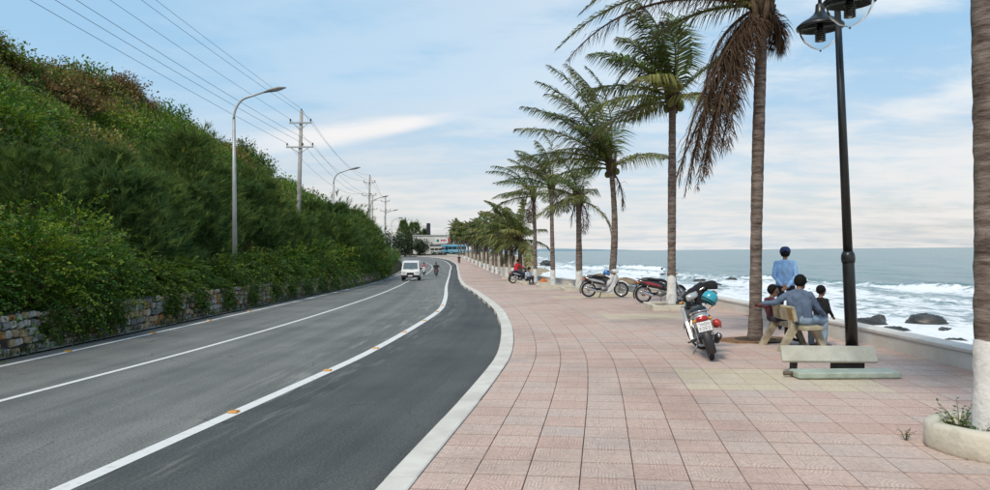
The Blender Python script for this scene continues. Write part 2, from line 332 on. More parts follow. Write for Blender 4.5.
# ---- ground: hill, shelf behind the stone wall, bed of the road, beach, sea floor, all one sheet
_o = np.argsort(LEDGE[:, 1])
def xl(y): return np.interp(y, LEDGE[_o, 1], LEDGE[_o, 0])
def xw(y): return np.interp(y, WALLP[:, 1], WALLP[:, 0])
def hill_z(d, y, x):
    """height above the road of the bank, d metres left of the road edge"""
    shelf = .8 * sstep(d, .30, .62); sl = np.clip(d - 3.2, 0, 19.5) * .745; top = 3.0 * sstep(d, 20, 40)
    rise = (sl + top) * (1 + .24 * (fbm(x * .06, y * .045, 3) - .47) * 2) + .9 * (fbm(x * .22, y * .22, 9) - .47) * sstep(d, 4, 8)
    return shelf + rise * (1 - .93 * sstep(y, 165, 265)) * (1 - .16 * sstep(y, 75, 120))
def ground_z(x, y):
    d = xl(y) - x; s = x - xw(y); base = pz(y) - .16
    left = base + hill_z(np.maximum(d, 0), y, x)
    beach = base - .75 * sstep(s, .12, .5) + (-.0) - np.clip(s - .3, 0, 200) * .115
    beach = np.maximum(beach + .35 * (fbm(x * .35, y * .35, 5) - .47) * sstep(s, 1, 4), -9.)
    return np.where(d > 0, left, np.where(s > 0, beach, base))
def ground_mesh():
    ys = np.r_[-60, -40, -25, -15, np.arange(-8, 60, 1.), np.arange(60, 150, 2.), np.arange(150, 300, 5.), 320, 360, 420, 600, 1000, 2500, 8000, 30000]
    dl = np.r_[-30000, -4000, -900, -300, -120, -70, -50, -40, -32, np.arange(-28, -4, 1.), np.arange(-4, -.7, .5), -.62, -.30]; sr = np.r_[.05, .15, .5, np.arange(1, 12, 1.), np.arange(12, 40, 2.5), 55, 90, 200, 900, 30000]
    V = []
    for y in ys:
        a, b = float(xl(y)), float(xw(y)); b = max(b, a + 6); X = np.r_[a + dl, np.linspace(a - .0, b, 7), b + sr]; V.append(np.c_[X, np.full(len(X), y), ground_z(X, np.full(len(X), y))])
    V = np.array(V); n, w = V.shape[:2]; i = np.arange(n - 1)[:, None] * w + np.arange(w - 1)[None]
    return np_mesh('ground', V.reshape(-1, 3), np.stack([i, i + 1, i + w + 1, i + w], -1).reshape(-1, 4), None, smooth=True)
def ground_material():
    m = bpy.data.materials.new('earth_and_sand'); m.use_nodes = True; N = m.node_tree.nodes; L = m.node_tree.links; b = N['Principled BSDF']; b.inputs['Roughness'].default_value = .95; b.inputs['Specular IOR Level'].default_value = .1
    tc = N.new('ShaderNodeTexCoord'); n = N.new('ShaderNodeTexNoise'); n.inputs['Scale'].default_value = .7; n.inputs['Detail'].default_value = 8; L.new(tc.outputs['Object'], n.inputs[0])
    e = N.new('ShaderNodeValToRGB'); e.color_ramp.elements[0].color = (.018, .022, .008, 1); e.color_ramp.elements[1].color = (.05, .045, .02, 1); e.color_ramp.elements[0].position = .35; e.color_ramp.elements[1].position = .65; L.new(n.outputs[0], e.inputs[0])
    s = N.new('ShaderNodeValToRGB'); s.color_ramp.elements[0].color = (.30, .23, .15, 1); s.color_ramp.elements[1].color = (.46, .38, .27, 1); L.new(n.outputs[0], s.inputs[0])
    at = N.new('ShaderNodeAttribute'); at.attribute_name = 'sand'; mx = N.new('ShaderNodeMix'); mx.data_type = 'RGBA'; L.new(at.outputs['Fac'], mx.inputs[0]); L.new(e.outputs[0], mx.inputs[6]); L.new(s.outputs[0], mx.inputs[7]); L.new(mx.outputs[2], b.inputs['Base Color'])
    bp = N.new('ShaderNodeBump'); bp.inputs['Strength'].default_value = .6; bp.inputs['Distance'].default_value = .1; L.new(n.outputs[0], bp.inputs['Height']); L.new(bp.outputs[0], b.inputs['Normal']); return m
gm = ground_mesh(); gm.materials.append(ground_material()); gv = np.zeros(len(gm.vertices) * 3, np.float32); gm.vertices.foreach_get('co', gv); gv = gv.reshape(-1, 3)
ga = gm.attributes.new('sand', 'FLOAT', 'POINT'); ga.data.foreach_set('value', (gv[:, 0] > xw(gv[:, 1])).astype(np.float32))
tag(link('ground', gm), kind='structure')

# ---- sea with swells and breakers that run along the shore
def shore_x(y): return xw(y) + 13 + 5 * sstep(y, 30, 90)
def sea_mesh():
    ys = np.r_[-300, -100, -40, np.arange(0, 130, .9), np.arange(130, 300, 3.), np.arange(300, 900, 30.), 1000, 1500, 2500, 5000, 10000, 30000]
    off = np.r_[-9, -6, -3, np.arange(-1, 75, .55), np.arange(75, 200, 2.5), np.arange(200, 600, 20.), 800, 1200, 2000, 4000, 9000, 30000]
    Y, O = np.meshgrid(ys, off, indexing='ij'); X = shore_x(Y) + O
    w = fbm(X * .05, Y * .03, 2) * 9
    z = .10 * np.sin(O * .52 + w) + .06 * np.sin(O * .9 - Y * .21 + w * 1.3) + .12 * (fbm(X * .5, Y * .35, 4) - .47) + .10 * (fbm(X * 1.6, Y * 1.2, 8, 3) - .45)
    crest = np.zeros_like(z); foam = np.zeros_like(z)
    for c, wd, hh in ((8, 2.2, .34), (18, 2.6, .6), (30, 3.0, .9)):
        cc = c + 3.5 * (fbm(Y * .035, Y * 0 + c, 6) - .47) * 2 + 2 * np.sin(Y * .045 + c); g = np.exp(-((O - cc) / np.where(O < cc, wd * .45, wd)) ** 2)
        amp = np.clip(fbm(Y * .05 + c * 3, Y * 0 + c, 17) * 2.2 - .45, 0, 1); crest += hh * g * amp
        foam = np.maximum(foam, amp * np.exp(-np.abs(O - cc + 1.2) / np.where(O < cc - 1.2, 7., 1.1)))
    near = sstep(O, 40, 16) * .95
    z = z * sstep(O, 700, 60) + crest * sstep(O, -4, 4); z = z * sstep(np.hypot(X, Y), 2500, 300)
    foam = np.maximum(foam, near * .62); foam = np.clip(foam + .22 * sstep(O, 16, 0), 0, 1) * (O < 150)
    n, k = z.shape; V = np.stack([X, Y, z + SEA], -1).reshape(-1, 3); i = np.arange(n - 1)[:, None] * k + np.arange(k - 1)[None]
    me = np_mesh('sea', V, np.stack([i, i + 1, i + k + 1, i + k], -1).reshape(-1, 4), None, smooth=True)
    a = me.attributes.new('foam', 'FLOAT', 'POINT'); a.data.foreach_set('value', foam.ravel().astype(np.float32)); return me
def sea_material():
    m = bpy.data.materials.new('sea_water'); m.use_nodes = True; N = m.node_tree.nodes; L = m.node_tree.links; b = N['Principled BSDF']
    tc = N.new('ShaderNodeTexCoord'); at = N.new('ShaderNodeAttribute'); at.attribute_name = 'foam'
    def ns(sc, det, sx=(1, 1, 1), r=.6, dist=0.):
        mp = N.new('ShaderNodeMapping'); mp.inputs['Scale'].default_value = sx; L.new(tc.outputs['Object'], mp.inputs[0]); n = N.new('ShaderNodeTexNoise'); n.inputs['Scale'].default_value = sc; n.inputs['Detail'].default_value = det; n.inputs['Roughness'].default_value = r; n.inputs['Distortion'].default_value = dist; L.new(mp.outputs[0], n.inputs[0]); return n.outputs[0]
    def mth(op, a, c):
        n = N.new('ShaderNodeMath'); n.operation = op
        for s, x in zip(n.inputs, (a, c)):
            if isinstance(x, float): s.default_value = x
            else: L.new(x, s)
        return n.outputs[0]
    lace = ns(.55, 9, (1.6, .7, 1), .68, .8); big = ns(.09, 5, (1, .35, 1)); 
    thr = mth('ADD', mth('MULTIPLY', lace, .95), mth('MULTIPLY', mth('SUBTRACT', big, .5), .55))
    f = mth('SUBTRACT', mth('ADD', thr, mth('MULTIPLY', at.outputs['Fac'], .62)), .76)
    mr = N.new('ShaderNodeMapRange'); mr.interpolation_type = 'SMOOTHSTEP'; L.new(f, mr.inputs[0]); mr.inputs[1].default_value = -.02; mr.inputs[2].default_value = .15
    wc = N.new('ShaderNodeValToRGB'); wc.color_ramp.elements[0].position = .3; wc.color_ramp.elements[1].position = .7; wc.color_ramp.elements[0].color = (.080, .162, .165, 1); wc.color_ramp.elements[1].color = (.135, .23, .225, 1); L.new(big, wc.inputs[0])
    mx = N.new('ShaderNodeMix'); mx.data_type = 'RGBA'; L.new(mr.outputs[0], mx.inputs[0]); L.new(wc.outputs[0], mx.inputs[6]); mx.inputs[7].default_value = (.80, .83, .84, 1); L.new(mx.outputs[2], b.inputs['Base Color'])
    r = N.new('ShaderNodeMapRange'); L.new(mr.outputs[0], r.inputs[0]); r.inputs[3].default_value = .22; r.inputs[4].default_value = .9; L.new(r.outputs[0], b.inputs['Roughness']); b.inputs['IOR'].default_value = 1.33
    rip = ns(1.1, 6, (1.4, .55, 1), .6); rip2 = ns(.16, 4, (1.3, .5, 1), .55); h = mth('ADD', mth('MULTIPLY', rip, .5), mth('MULTIPLY', rip2, 2.2)); bp = N.new('ShaderNodeBump'); bp.inputs['Strength'].default_value = .8; bp.inputs['Distance'].default_value = .4; L.new(h, bp.inputs['Height']); L.new(bp.outputs[0], b.inputs['Normal']); return m
sm = sea_mesh(); sm.materials.append(sea_material()); tag(link('sea', sm), kind='structure')
# faint low headland on the horizon
def headland():
    n = 60; X = np.linspace(-900, 2300, n); h = 34 * sstep(X, -900, -300) * sstep(X, 2300, 900) * (.55 + .8 * fbm(X * .004, X * 0, 4)); P = []
    for k, (yy, f) in enumerate(((9300, 0), (9500, .6), (9800, 1), (10600, 0))): P.append(np.c_[X, np.full(n, yy), SEA - 1 + h * f])
    V = np.array(P).reshape(-1, 3); i = np.arange(3)[:, None] * n + np.arange(n - 1)[None]
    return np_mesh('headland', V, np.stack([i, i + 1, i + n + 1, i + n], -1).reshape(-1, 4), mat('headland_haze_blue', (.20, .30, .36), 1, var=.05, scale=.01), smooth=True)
tag(link('headland', headland()), kind='structure')

# ---- low sea wall
m_wall = mat('wall_render', (.62, .58, .50), .85, var=.2, scale=1.3, bump=.45, bscale=22, col2=(.72, .70, .66), detail=8)
m_cop = mat('wall_coping', (.62, .60, .55), .8, var=.12, scale=2, bump=.4, bscale=25)
sw = empty('sea_wall', (6.9, 10, 0), 0, 'low cream concrete parapet wall between the promenade and the sea', 'wall')
def child_world(o, parent):
    o.parent = parent; o.matrix_parent_inverse = Matrix.Translation(parent.location).inverted() if parent.rotation_euler.z == 0 else parent.matrix_basis.inverted(); return o
child_world(link('wall_body', sweep('wall_body', WALLP, [(0, -.25), (.002, .245), (.32, .245), (.34, -1.4)], m_wall, pz)), sw)
child_world(link('coping', sweep('coping', WALLP, [(-.018, .243), (-.018, .285), (-.006, .298), (.325, .302), (.34, .29), (.34, .243)], m_cop, pz)), sw)

# ---- promenade: a bed with square tiles laid in rows along the kerb
T = .415
def tile_material(name, c1, c2, c3):
    m = bpy.data.materials.new(name); m.use_nodes = True; N = m.node_tree.nodes; L = m.node_tree.links; b = N['Principled BSDF']; b.inputs['Roughness'].default_value = .62; b.inputs['Specular IOR Level'].default_value = .3
    uv = N.new('ShaderNodeUVMap'); oi = N.new('ShaderNodeObjectInfo'); at = N.new('ShaderNodeAttribute'); at.attribute_name = 'rnd'; tc = N.new('ShaderNodeNewGeometry')
    def mth(op, a, c=None, d=None):
        n = N.new('ShaderNodeMath'); n.operation = op
        for s, x in zip(n.inputs, (a, c, d)):
            if x is None: continue
            if isinstance(x, (int, float)): s.default_value = x
            else: L.new(x, s)
        return n.outputs[0]
    rnd = mth('FRACT', mth('ADD', mth('MULTIPLY', oi.outputs['Random'], 1.0), mth('MULTIPLY', at.outputs['Fac'], 7.31)))
    sp = N.new('ShaderNodeSeparateXYZ'); L.new(uv.outputs[0], sp.inputs[0]); u, v = sp.outputs[0], sp.outputs[1]
    k1 = mth('GREATER_THAN', rnd, .5); k2 = mth('GREATER_THAN', mth('FRACT', mth('MULTIPLY', rnd, 2.)), .5)
    def flip(x, k): return mth('ADD', mth('MULTIPLY', x, mth('SUBTRACT', 1., k)), mth('MULTIPLY', mth('SUBTRACT', 1., x), k))
    a, c = flip(u, k1), flip(v, k2)
    r = mth('SQRT', mth('ADD', mth('MULTIPLY', a, a), mth('MULTIPLY', c, c)))
    def groove(x, f, w): q = mth('ABSOLUTE', mth('SUBTRACT', mth('FRACT', mth('MULTIPLY', x, f)), .5)); n = N.new('ShaderNodeMapRange'); n.interpolation_type = 'SMOOTHSTEP'; L.new(q, n.inputs[0]); n.inputs[1].default_value = .5 - w; n.inputs[2].default_value = .5 - w * .25; return n.outputs[0]
    ring = groove(r, 12.5, .2)
    chk = mth('FRACT', mth('MULTIPLY', mth('ADD', mth('FLOOR', mth('MULTIPLY', u, 3.)), mth('FLOOR', mth('MULTIPLY', v, 3.))), .5)); par = mth('GREATER_THAN', chk, .25)
    bas = mth('ADD', mth('MULTIPLY', groove(u, 15., .2), par), mth('MULTIPLY', groove(v, 15., .2), mth('SUBTRACT', 1., par)))
    cells = mth('MAXIMUM', groove(u, 3., .06), groove(v, 3., .06)); bas = mth('MAXIMUM', bas, cells)
    inr = mth('LESS_THAN', r, .72); g = mth('ADD', mth('MULTIPLY', ring, inr), mth('MULTIPLY', bas, mth('SUBTRACT', 1., inr)))
    n1 = N.new('ShaderNodeTexNoise'); n1.inputs['Scale'].default_value = .8; n1.inputs['Detail'].default_value = 6; L.new(tc.outputs['Position'], n1.inputs[0])
    n2 = N.new('ShaderNodeTexNoise'); n2.inputs['Scale'].default_value = 26; n2.inputs['Detail'].default_value = 5; L.new(tc.outputs['Position'], n2.inputs[0])
    cr = N.new('ShaderNodeValToRGB'); e = cr.color_ramp.elements; e[0].position = 0; e[0].color = (*c1, 1); e[1].position = 1; e[1].color = (*c3, 1); e2 = e.new(.5); e2.color = (*c2, 1)
    L.new(mth('ADD', mth('MULTIPLY', rnd, .6), mth('MULTIPLY', mth('SUBTRACT', n1.outputs[0], .3), 1.)), cr.inputs[0])
    def mixc(f, x, y, mode):
        n = N.new('ShaderNodeMix'); n.data_type = 'RGBA'; n.blend_type = mode
        if isinstance(f, float): n.inputs[0].default_value = f
        else: L.new(f, n.inputs[0])
        L.new(x, n.inputs[6])
        if isinstance(y, tuple): n.inputs[7].default_value = (*y, 1)
        else: L.new(y, n.inputs[7])
        return n.outputs[2]
    gr = N.new('ShaderNodeValToRGB'); gr.color_ramp.elements[0].position = .3; gr.color_ramp.elements[1].position = .7; gr.color_ramp.elements[0].color = (.72, .74, .76, 1); gr.color_ramp.elements[1].color = (1.18, 1.16, 1.15, 1); L.new(n2.outputs[0], gr.inputs[0])
    col = mixc(.8, cr.outputs[0], gr.outputs[0], 'MULTIPLY'); col = mixc(mth('MULTIPLY', g, .42), col, (.24, .21, .20), 'MIX')
    ev = mth('ABSOLUTE', mth('SUBTRACT', v, .5)); er = N.new('ShaderNodeMapRange'); er.interpolation_type = 'SMOOTHSTEP'; L.new(ev, er.inputs[0]); er.inputs[1].default_value = .455; er.inputs[2].default_value = .485; col = mixc(mth('MULTIPLY', er.outputs[0], .46), col, (.20, .125, .10), 'MIX')
    n3 = N.new('ShaderNodeTexNoise'); n3.inputs['Scale'].default_value = .35; n3.inputs['Detail'].default_value = 9; n3.inputs['Roughness'].default_value = .68; L.new(tc.outputs['Position'], n3.inputs[0])
    sr = N.new('ShaderNodeValToRGB'); sr.color_ramp.elements[0].position = .34; sr.color_ramp.elements[1].position = .52; sr.color_ramp.elements[0].color = (.66, .65, .64, 1); sr.color_ramp.elements[1].color = (1.04, 1.04, 1.04, 1); L.new(n3.outputs[0], sr.inputs[0]); col = mixc(.75, col, sr.outputs[0], 'MULTIPLY')
    L.new(col, b.inputs['Base Color']); bp = N.new('ShaderNodeBump'); bp.inputs['Strength'].default_value = .5; bp.inputs['Distance'].default_value = .006; L.new(mth('SUBTRACT', mth('MULTIPLY', n2.outputs[0], .3), g), bp.inputs['Height']); L.new(bp.outputs[0], b.inputs['Normal']); return m
m_pink = tile_material('pink_tile', (.58, .38, .305), (.64, .475, .39), (.56, .46, .40)); m_yel = tile_material('yellow_tile', (.60, .49, .33), (.66, .56, .40), (.61, .50, .40))
m_bed = mat('tile_joint', (.36, .31, .27), .95, var=.3, scale=8)
KT = KERB[(KERB[:, 1] > 3) & (KERB[:, 1] < 190)]
bed_w = np.minimum(WALLP[-1, 0], 99)
prom = link('promenade', strip_mesh('promenade', offset(KERB[(KERB[:, 1] > -5.5) & (KERB[:, 1] < 214)], .0), WALLP[(WALLP[:, 1] > -6)] + np.array([.1, 0]), -.03, m_bed, cross=3)); tag(prom, kind='structure')
def unit_tile(name, m):
    gx, g = .0065, .0125; z = .030; hx, h = .5 - gx, .5 - g; tx_, t = hx - .007, h - .007
    V = [(-hx, -h, 0), (hx, -h, 0), (hx, h, 0), (-hx, h, 0), (-hx, -h, z * .8), (hx, -h, z * .8), (hx, h, z * .8), (-hx, h, z * .8), (-tx_, -t, z), (tx_, -t, z), (tx_, t, z), (-tx_, t, z)]
    F = [(0, 1, 5, 4), (1, 2, 6, 5), (2, 3, 7, 6), (3, 0, 4, 7), (4, 5, 9, 8), (5, 6, 10, 9), (6, 7, 11, 10), (7, 4, 8, 11), (8, 9, 10, 11)]
    me = np_mesh(name, np.array(V), np.array(F), m); uv = me.uv_layers.new(name='UVMap'); vv = np.array(V)[np.array(F).ravel()][:, :2] + .5; uv.data.foreach_set('uv', vv.astype(np.float32).ravel()); return me, np.array(V), np.array(F)
tp, UV_, UF_ = unit_tile('tile', m_pink); ty, _, _ = unit_tile('tile', m_yel)
def lay_tiles():
    s = np.r_[0, np.cumsum(np.linalg.norm(np.diff(KT, axis=0), axis=1))]; ns = int(s[-1] / T); sc = (np.arange(ns) + .5) * T
    nrm = normals(KT); cx = np.interp(sc, s, KT[:, 0]); cy = np.interp(sc, s, KT[:, 1]); nx = np.interp(sc, s, nrm[:, 0]); ny = np.interp(sc, s, nrm[:, 1]); curv = np.gradient(np.unwrap(np.arctan2(ny, nx)), sc)
    items = []
    for i in range(ns):
        for j in range(18):
            t = (j + .5) * T + .006; x = cx[i] + nx[i] * t; y = cy[i] + ny[i] * t
            if x > xw(y) + .02: break
            if math.hypot(x - 4.29, y - 6.4) < .30: continue
            yel = 6 <= j <= 11 and ((i % 22) in (16, 17, 18, 19)) and y < 60
            z = float(pz(y)) - .03 + random.uniform(0, .0016); dist = math.hypot(x, y)
            inv = y > 4.7 and abs(x / y) < .70
            items.append((x, y, z, math.atan2(ny[i], nx[i]), 1 + float(np.clip(curv[i] * t, -.15, .3)), yel, dist if inv else 1e9, float(pz(y + .3) - pz(y - .3)) / .6))
    items.sort(key=lambda q: q[6]); rest = []
    for k, (x, y, z, a, sl, yel, d, gr) in enumerate(items):
        if k < 300:
            o = link('tile', ty if yel else tp, prom, (x, y, z), (random.gauss(0, .0012) , random.gauss(0, .0012), a)); o.scale = (T, T * sl, 1)
        else: rest.append((x, y, z, a, sl, yel, gr))
    for flag, m in ((False, m_pink), (True, m_yel)):
        A = np.array([q[:5] + q[6:] for q in rest if q[5] == flag]); n = len(A)
        ca, sa = np.cos(A[:, 3])[:, None], np.sin(A[:, 3])[:, None]; lx = UV_[None, :, 0] * T; ly = UV_[None, :, 1] * T * A[:, 4:5]
        X = A[:, 0:1] + lx * ca - ly * sa; Y = A[:, 1:2] + lx * sa + ly * ca; Z = A[:, 2:3] + UV_[None, :, 2] + (Y - A[:, 1:2]) * A[:, 5:6]
        F = (UF_[None] + (np.arange(n) * 12)[:, None, None]).reshape(-1, 4); me = np_mesh('distant_tiles', np.stack([X, Y, Z], -1).reshape(-1, 3), F, m)
        uv = me.uv_layers.new(name='UVMap'); vv = np.tile(UV_[UF_.ravel()][:, :2] + .5, (n, 1)); uv.data.foreach_set('uv', vv.astype(np.float32).ravel())
        at = me.attributes.new('rnd', 'FLOAT', 'POINT'); at.data.foreach_set('value', np.repeat(rng.random(n), 12).astype(np.float32))
        tag(link('distant_tiles', me, prom), kind='stuff')
lay_tiles()

# ================================================================== STONE WALL AND PLANTS
m_stone = bpy.data.materials.new('field_stone'); m_stone.use_nodes = True
def stone_nodes():
    N = m_stone.node_tree.nodes; L = m_stone.node_tree.links; b = N['Principled BSDF']; b.inputs['Roughness'].default_value = .9; b.inputs['Specular IOR Level'].default_value = .2
    oi = N.new('ShaderNodeObjectInfo'); at = N.new('ShaderNodeAttribute'); at.attribute_name = 'rnd'; ad = N.new('ShaderNodeMath'); ad.operation = 'ADD'; L.new(oi.outputs['Random'], ad.inputs[0]); ml = N.new('ShaderNodeMath'); ml.operation = 'MULTIPLY'; ml.inputs[1].default_value = 5.7; L.new(at.outputs['Fac'], ml.inputs[0]); L.new(ml.outputs[0], ad.inputs[1])
    fr = N.new('ShaderNodeMath'); fr.operation = 'FRACT'; L.new(ad.outputs[0], fr.inputs[0]); r = N.new('ShaderNodeValToRGB'); r.color_ramp.interpolation = 'CONSTANT'; e = r.color_ramp.elements
    cols = [(0, (.40, .40, .38)), (.18, (.28, .28, .27)), (.34, (.50, .48, .43)), (.45, (.34, .26, .18)), (.58, (.42, .32, .20)), (.70, (.38, .19, .075)), (.79, (.20, .195, .19)), (.90, (.40, .33, .28))]
    e[0].position, e[0].color = cols[0][0], (*cols[0][1], 1); e[1].position, e[1].color = cols[1][0], (*cols[1][1], 1)
    for p, c in cols[2:]: q = e.new(p); q.color = (*c, 1)
    L.new(fr.outputs[0], r.inputs[0]); g = N.new('ShaderNodeNewGeometry'); n = N.new('ShaderNodeTexNoise'); n.inputs['Scale'].default_value = 14; n.inputs['Detail'].default_value = 6; L.new(g.outputs['Position'], n.inputs[0])
    mx = N.new('ShaderNodeMix'); mx.data_type = 'RGBA'; mx.blend_type = 'MULTIPLY'; mx.inputs[0].default_value = .9; L.new(r.outputs[0], mx.inputs[6]); rr = N.new('ShaderNodeValToRGB'); rr.color_ramp.elements[0].color = (.5, .5, .5, 1); rr.color_ramp.elements[1].color = (1.35, 1.3, 1.25, 1); rr.color_ramp.elements[0].position = .3; rr.color_ramp.elements[1].position = .7; L.new(n.outputs[0], rr.inputs[0]); L.new(rr.outputs[0], mx.inputs[7]); L.new(mx.outputs[2], b.inputs['Base Color'])
    bp = N.new('ShaderNodeBump'); bp.inputs['Strength'].default_value = .6; bp.inputs['Distance'].default_value = .02; L.new(n.outputs[0], bp.inputs['Height']); L.new(bp.outputs[0], b.inputs['Normal'])
stone_nodes()
WFACE = offset(LEDGE, -.30); WFACE = WFACE[(WFACE[:, 1] > 8) & (WFACE[:, 1] < 75)]
m_mort = mat('dark_mortar', (.055, .05, .042), .95, var=.4, scale=6, bump=.6)
rwall = empty('retaining_wall', (-8.9, 14, -.12), 0, 'low retaining wall of rough mortared field stones at the foot of the hill', 'wall')
child_world(link('mortar_core', sweep('mortar_core', WFACE, [(.0, -.2), (-.02, .60), (-.05, .63), (-.42, .65), (-.45, -.2)][::-1], m_mort, pz)), rwall)
def stone_unit(seed):
    r = random.Random(seed); n = 8; P = []
    for sx_, sz_ in ((1, -1), (1, 1), (-1, 1), (-1, -1)):
        cx_, cz_ = sx_ * r.uniform(.42, .5), sz_ * r.uniform(.40, .5); ca_, cb_ = r.uniform(.04, .16), r.uniform(.04, .16)
        e1, e2 = (cx_ - sx_ * ca_, cz_), (cx_, cz_ - sz_ * cb_); P += [e1, e2] if sx_ * sz_ < 0 else [e2, e1]
    V = [(x, .15, z) for x, z in P] + [(x, -.55 * r.uniform(.8, 1.1), z) for x, z in P] + [(x * .86 + r.uniform(-.02, .02), -1 * r.uniform(.8, 1.2), z * .86 + r.uniform(-.02, .02)) for x, z in P]
    F = [tuple(range(16, 24))] + [(k * 8 + i, k * 8 + (i + 1) % 8, k * 8 + 8 + (i + 1) % 8, k * 8 + 8 + i) for k in range(2) for i in range(8)]
    me = bpy.data.meshes.new('stone'); me.from_pydata(V, [], F); me.materials.append(m_stone); fix_normals(me); return me, np.array(V), F
def lay_stones():
    units = [stone_unit(i) for i in range(14)]; s = np.r_[0, np.cumsum(np.linalg.norm(np.diff(WFACE, axis=0), axis=1))]; nrm = normals(WFACE); items = []; z = .0
    for row, h in enumerate((.17, .16, .18, .16, .13)):
        u = random.uniform(0, .2)
        while u < s[-1] - .4:
            w = random.choice((.13, .17, .21, .25, .30)) * random.uniform(.9, 1.1); c = u + w / 2; hh = h * random.uniform(.82, 1.08)
            if random.random() > .06: items.append((np.interp(c, s, WFACE[:, 0]), np.interp(c, s, WFACE[:, 1]), z + h / 2 + random.uniform(-.02, .02), w * .98, hh, math.atan2(np.interp(c, s, nrm[:, 1]), np.interp(c, s, nrm[:, 0])) + PI / 2))
            u += w
        z += h * .98
    items.sort(key=lambda q: math.hypot(q[0], q[1]) if q[1] > 11.8 else 1e9); V = []; F = []; RN = []
    for k, (x, y, zz, w, h, a) in enumerate(items):
        me, uv, uf = random.choice(units); d = random.uniform(.035, .075); zz += float(pz(y)) - .13
        if k < 300:
            o = link('stone', me, rwall, None); o.matrix_parent_inverse = Matrix.Translation(rwall.location).inverted(); o.location = (x, y, zz); o.rotation_euler = (random.gauss(0, .05), random.gauss(0, .14), a); o.scale = (w, d, h)
        else:
            q = uv * np.array([w, d, h]); ca, sa = math.cos(a), math.sin(a); b = len(V); V += [(x + p[0] * ca - p[1] * sa, y + p[0] * sa + p[1] * ca, zz + p[2]) for p in q]; F += [tuple(i + b for i in f) for f in uf]; RN += [random.random()] * len(q)
    me = bpy.data.meshes.new('distant_stones'); me.from_pydata(V, [], F); me.materials.append(m_stone); fix_normals(me); at = me.attributes.new('rnd', 'FLOAT', 'POINT'); at.data.foreach_set('value', RN)
    tag(child_world(link('distant_stones', me), rwall), kind='stuff')
lay_stones()

def unit(v): return v / np.maximum(np.linalg.norm(v, axis=-1, keepdims=True), 1e-9)
def leaf_quads(P, D, Nn, L, W, fold=.12):
    """rhombic leaves: base P, direction D, face normal Nn, length L, width W"""
    S = unit(np.cross(D, Nn)); L = np.asarray(L)[:, None]; W = np.asarray(W)[:, None]; mid = P + D * L * .45
    V = np.stack([P, mid + S * W * .5 + Nn * L * fold, P + D * L, mid - S * W * .5 + Nn * L * fold], 1)
    k = len(P); return V.reshape(-1, 3), np.arange(4 * k).reshape(k, 4)
m_leaf = leaf_mat('green_leaf', .34, .5, .4); m_dry = leaf_mat('dry_leaf', .1, .8, .1); m_needle = leaf_mat('feathery_needle', .4, .7, .15)
m_twig = mat('twig_bark', (.06, .045, .03), .9, var=.3, scale=8)
def bush_foliage(seed, rx, ry, rz, ntwig, nleaf, leaf, base, bright, pb=.3, droop=.5, dry=.04):
    g = np.random.default_rng(seed); az = g.random(ntwig) * 2 * PI; ct = g.random(ntwig) ** .75; st = np.sqrt(1 - ct ** 2)
    d = np.stack([st * np.cos(az), st * np.sin(az), ct], 1); lump = .80 + .42 * fbm(d[:, 0] * 2.2 + 9 + seed, d[:, 1] * 2.2 + d[:, 2] * 1.7 + 9, seed)
    end = d * np.array([rx, ry, rz]) * (lump * g.uniform(.72, 1.08, ntwig))[:, None]; start = end * g.uniform(.35, .72, ntwig)[:, None]; end = end * np.where(g.random(ntwig) < .06, g.uniform(1.15, 1.4, ntwig), 1.)[:, None]
    tl = np.linalg.norm(end - start, axis=1); out = unit(end - start); jit = unit(out + g.normal(0, .45, (ntwig, 3)))
    t = (np.arange(nleaf) + .5)[None] / nleaf; t = np.repeat(t, ntwig, 0) + g.normal(0, .02, (ntwig, nleaf)); T3 = t[..., None]
    P = start[:, None] + jit[:, None] * tl[:, None, None] * T3 * 1.1; P[..., 2] -= droop * tl[:, None] * t ** 2 * .6
    tan = jit[:, None] * np.ones_like(T3); tan = tan + np.array([0, 0, -droop]) * T3; tan = unit(tan)
    side = unit(np.cross(tan, np.array([0, 0, 1.])[None, None] + g.normal(0, .25, (ntwig, 1, 3)))); sg = np.where(np.arange(nleaf) % 2, 1., -1.)[None, :, None]
    D = unit(side * sg + tan * .7 + g.normal(0, .25, P.shape)); Nn = unit(np.cross(side, tan) * np.sign(np.cross(side, tan)[..., 2:3] + 1e-6) + g.normal(0, .35, P.shape))
    P, D, Nn = P.reshape(-1, 3), D.reshape(-1, 3), Nn.reshape(-1, 3); k = len(P); sz = leaf * g.uniform(.65, 1.3, k); V, F = leaf_quads(P, D, Nn, sz, sz * .55)
    tw = np.repeat(np.where(g.random(ntwig) < pb, 1., 0.) * g.uniform(.4, 1, ntwig), nleaf)[:, None]; col = np.array(base)[None] * (1 - tw) + np.array(bright)[None] * tw
    col = col * g.uniform(.65, 1.35, (k, 1)) * np.array([1, 1, 1]); col[g.random(k) < dry] = (.16, .09, .03)
    V[:, 2] = np.maximum(V[:, 2], -.75)
    return V, F, col
def stems_mesh(name, seed, rx, ry, rz, n, r0):
    rr = random.Random(seed); mb = MB()
    for i in range(n):
        a = rr.uniform(0, 2 * PI); e = rr.uniform(.35, .95); b = Vector((math.cos(a) * rx * .12, math.sin(a) * ry * .12, -.2)); q = Vector((math.cos(a) * rx * (1 - e * .7), math.sin(a) * ry * (1 - e * .7), rz * e * .85))
        m_ = b.lerp(q, .5) + Vector((rr.uniform(-.1, .1), rr.uniform(-.1, .1), .12)); mb.tube([b, m_, q], [r0, r0 * .7, r0 * .3], 5)
    return mb.mesh(name, m_twig)
GREEN = (.030, .062, .010); YGREEN = (.095, .130, .014)
bush_kinds = []
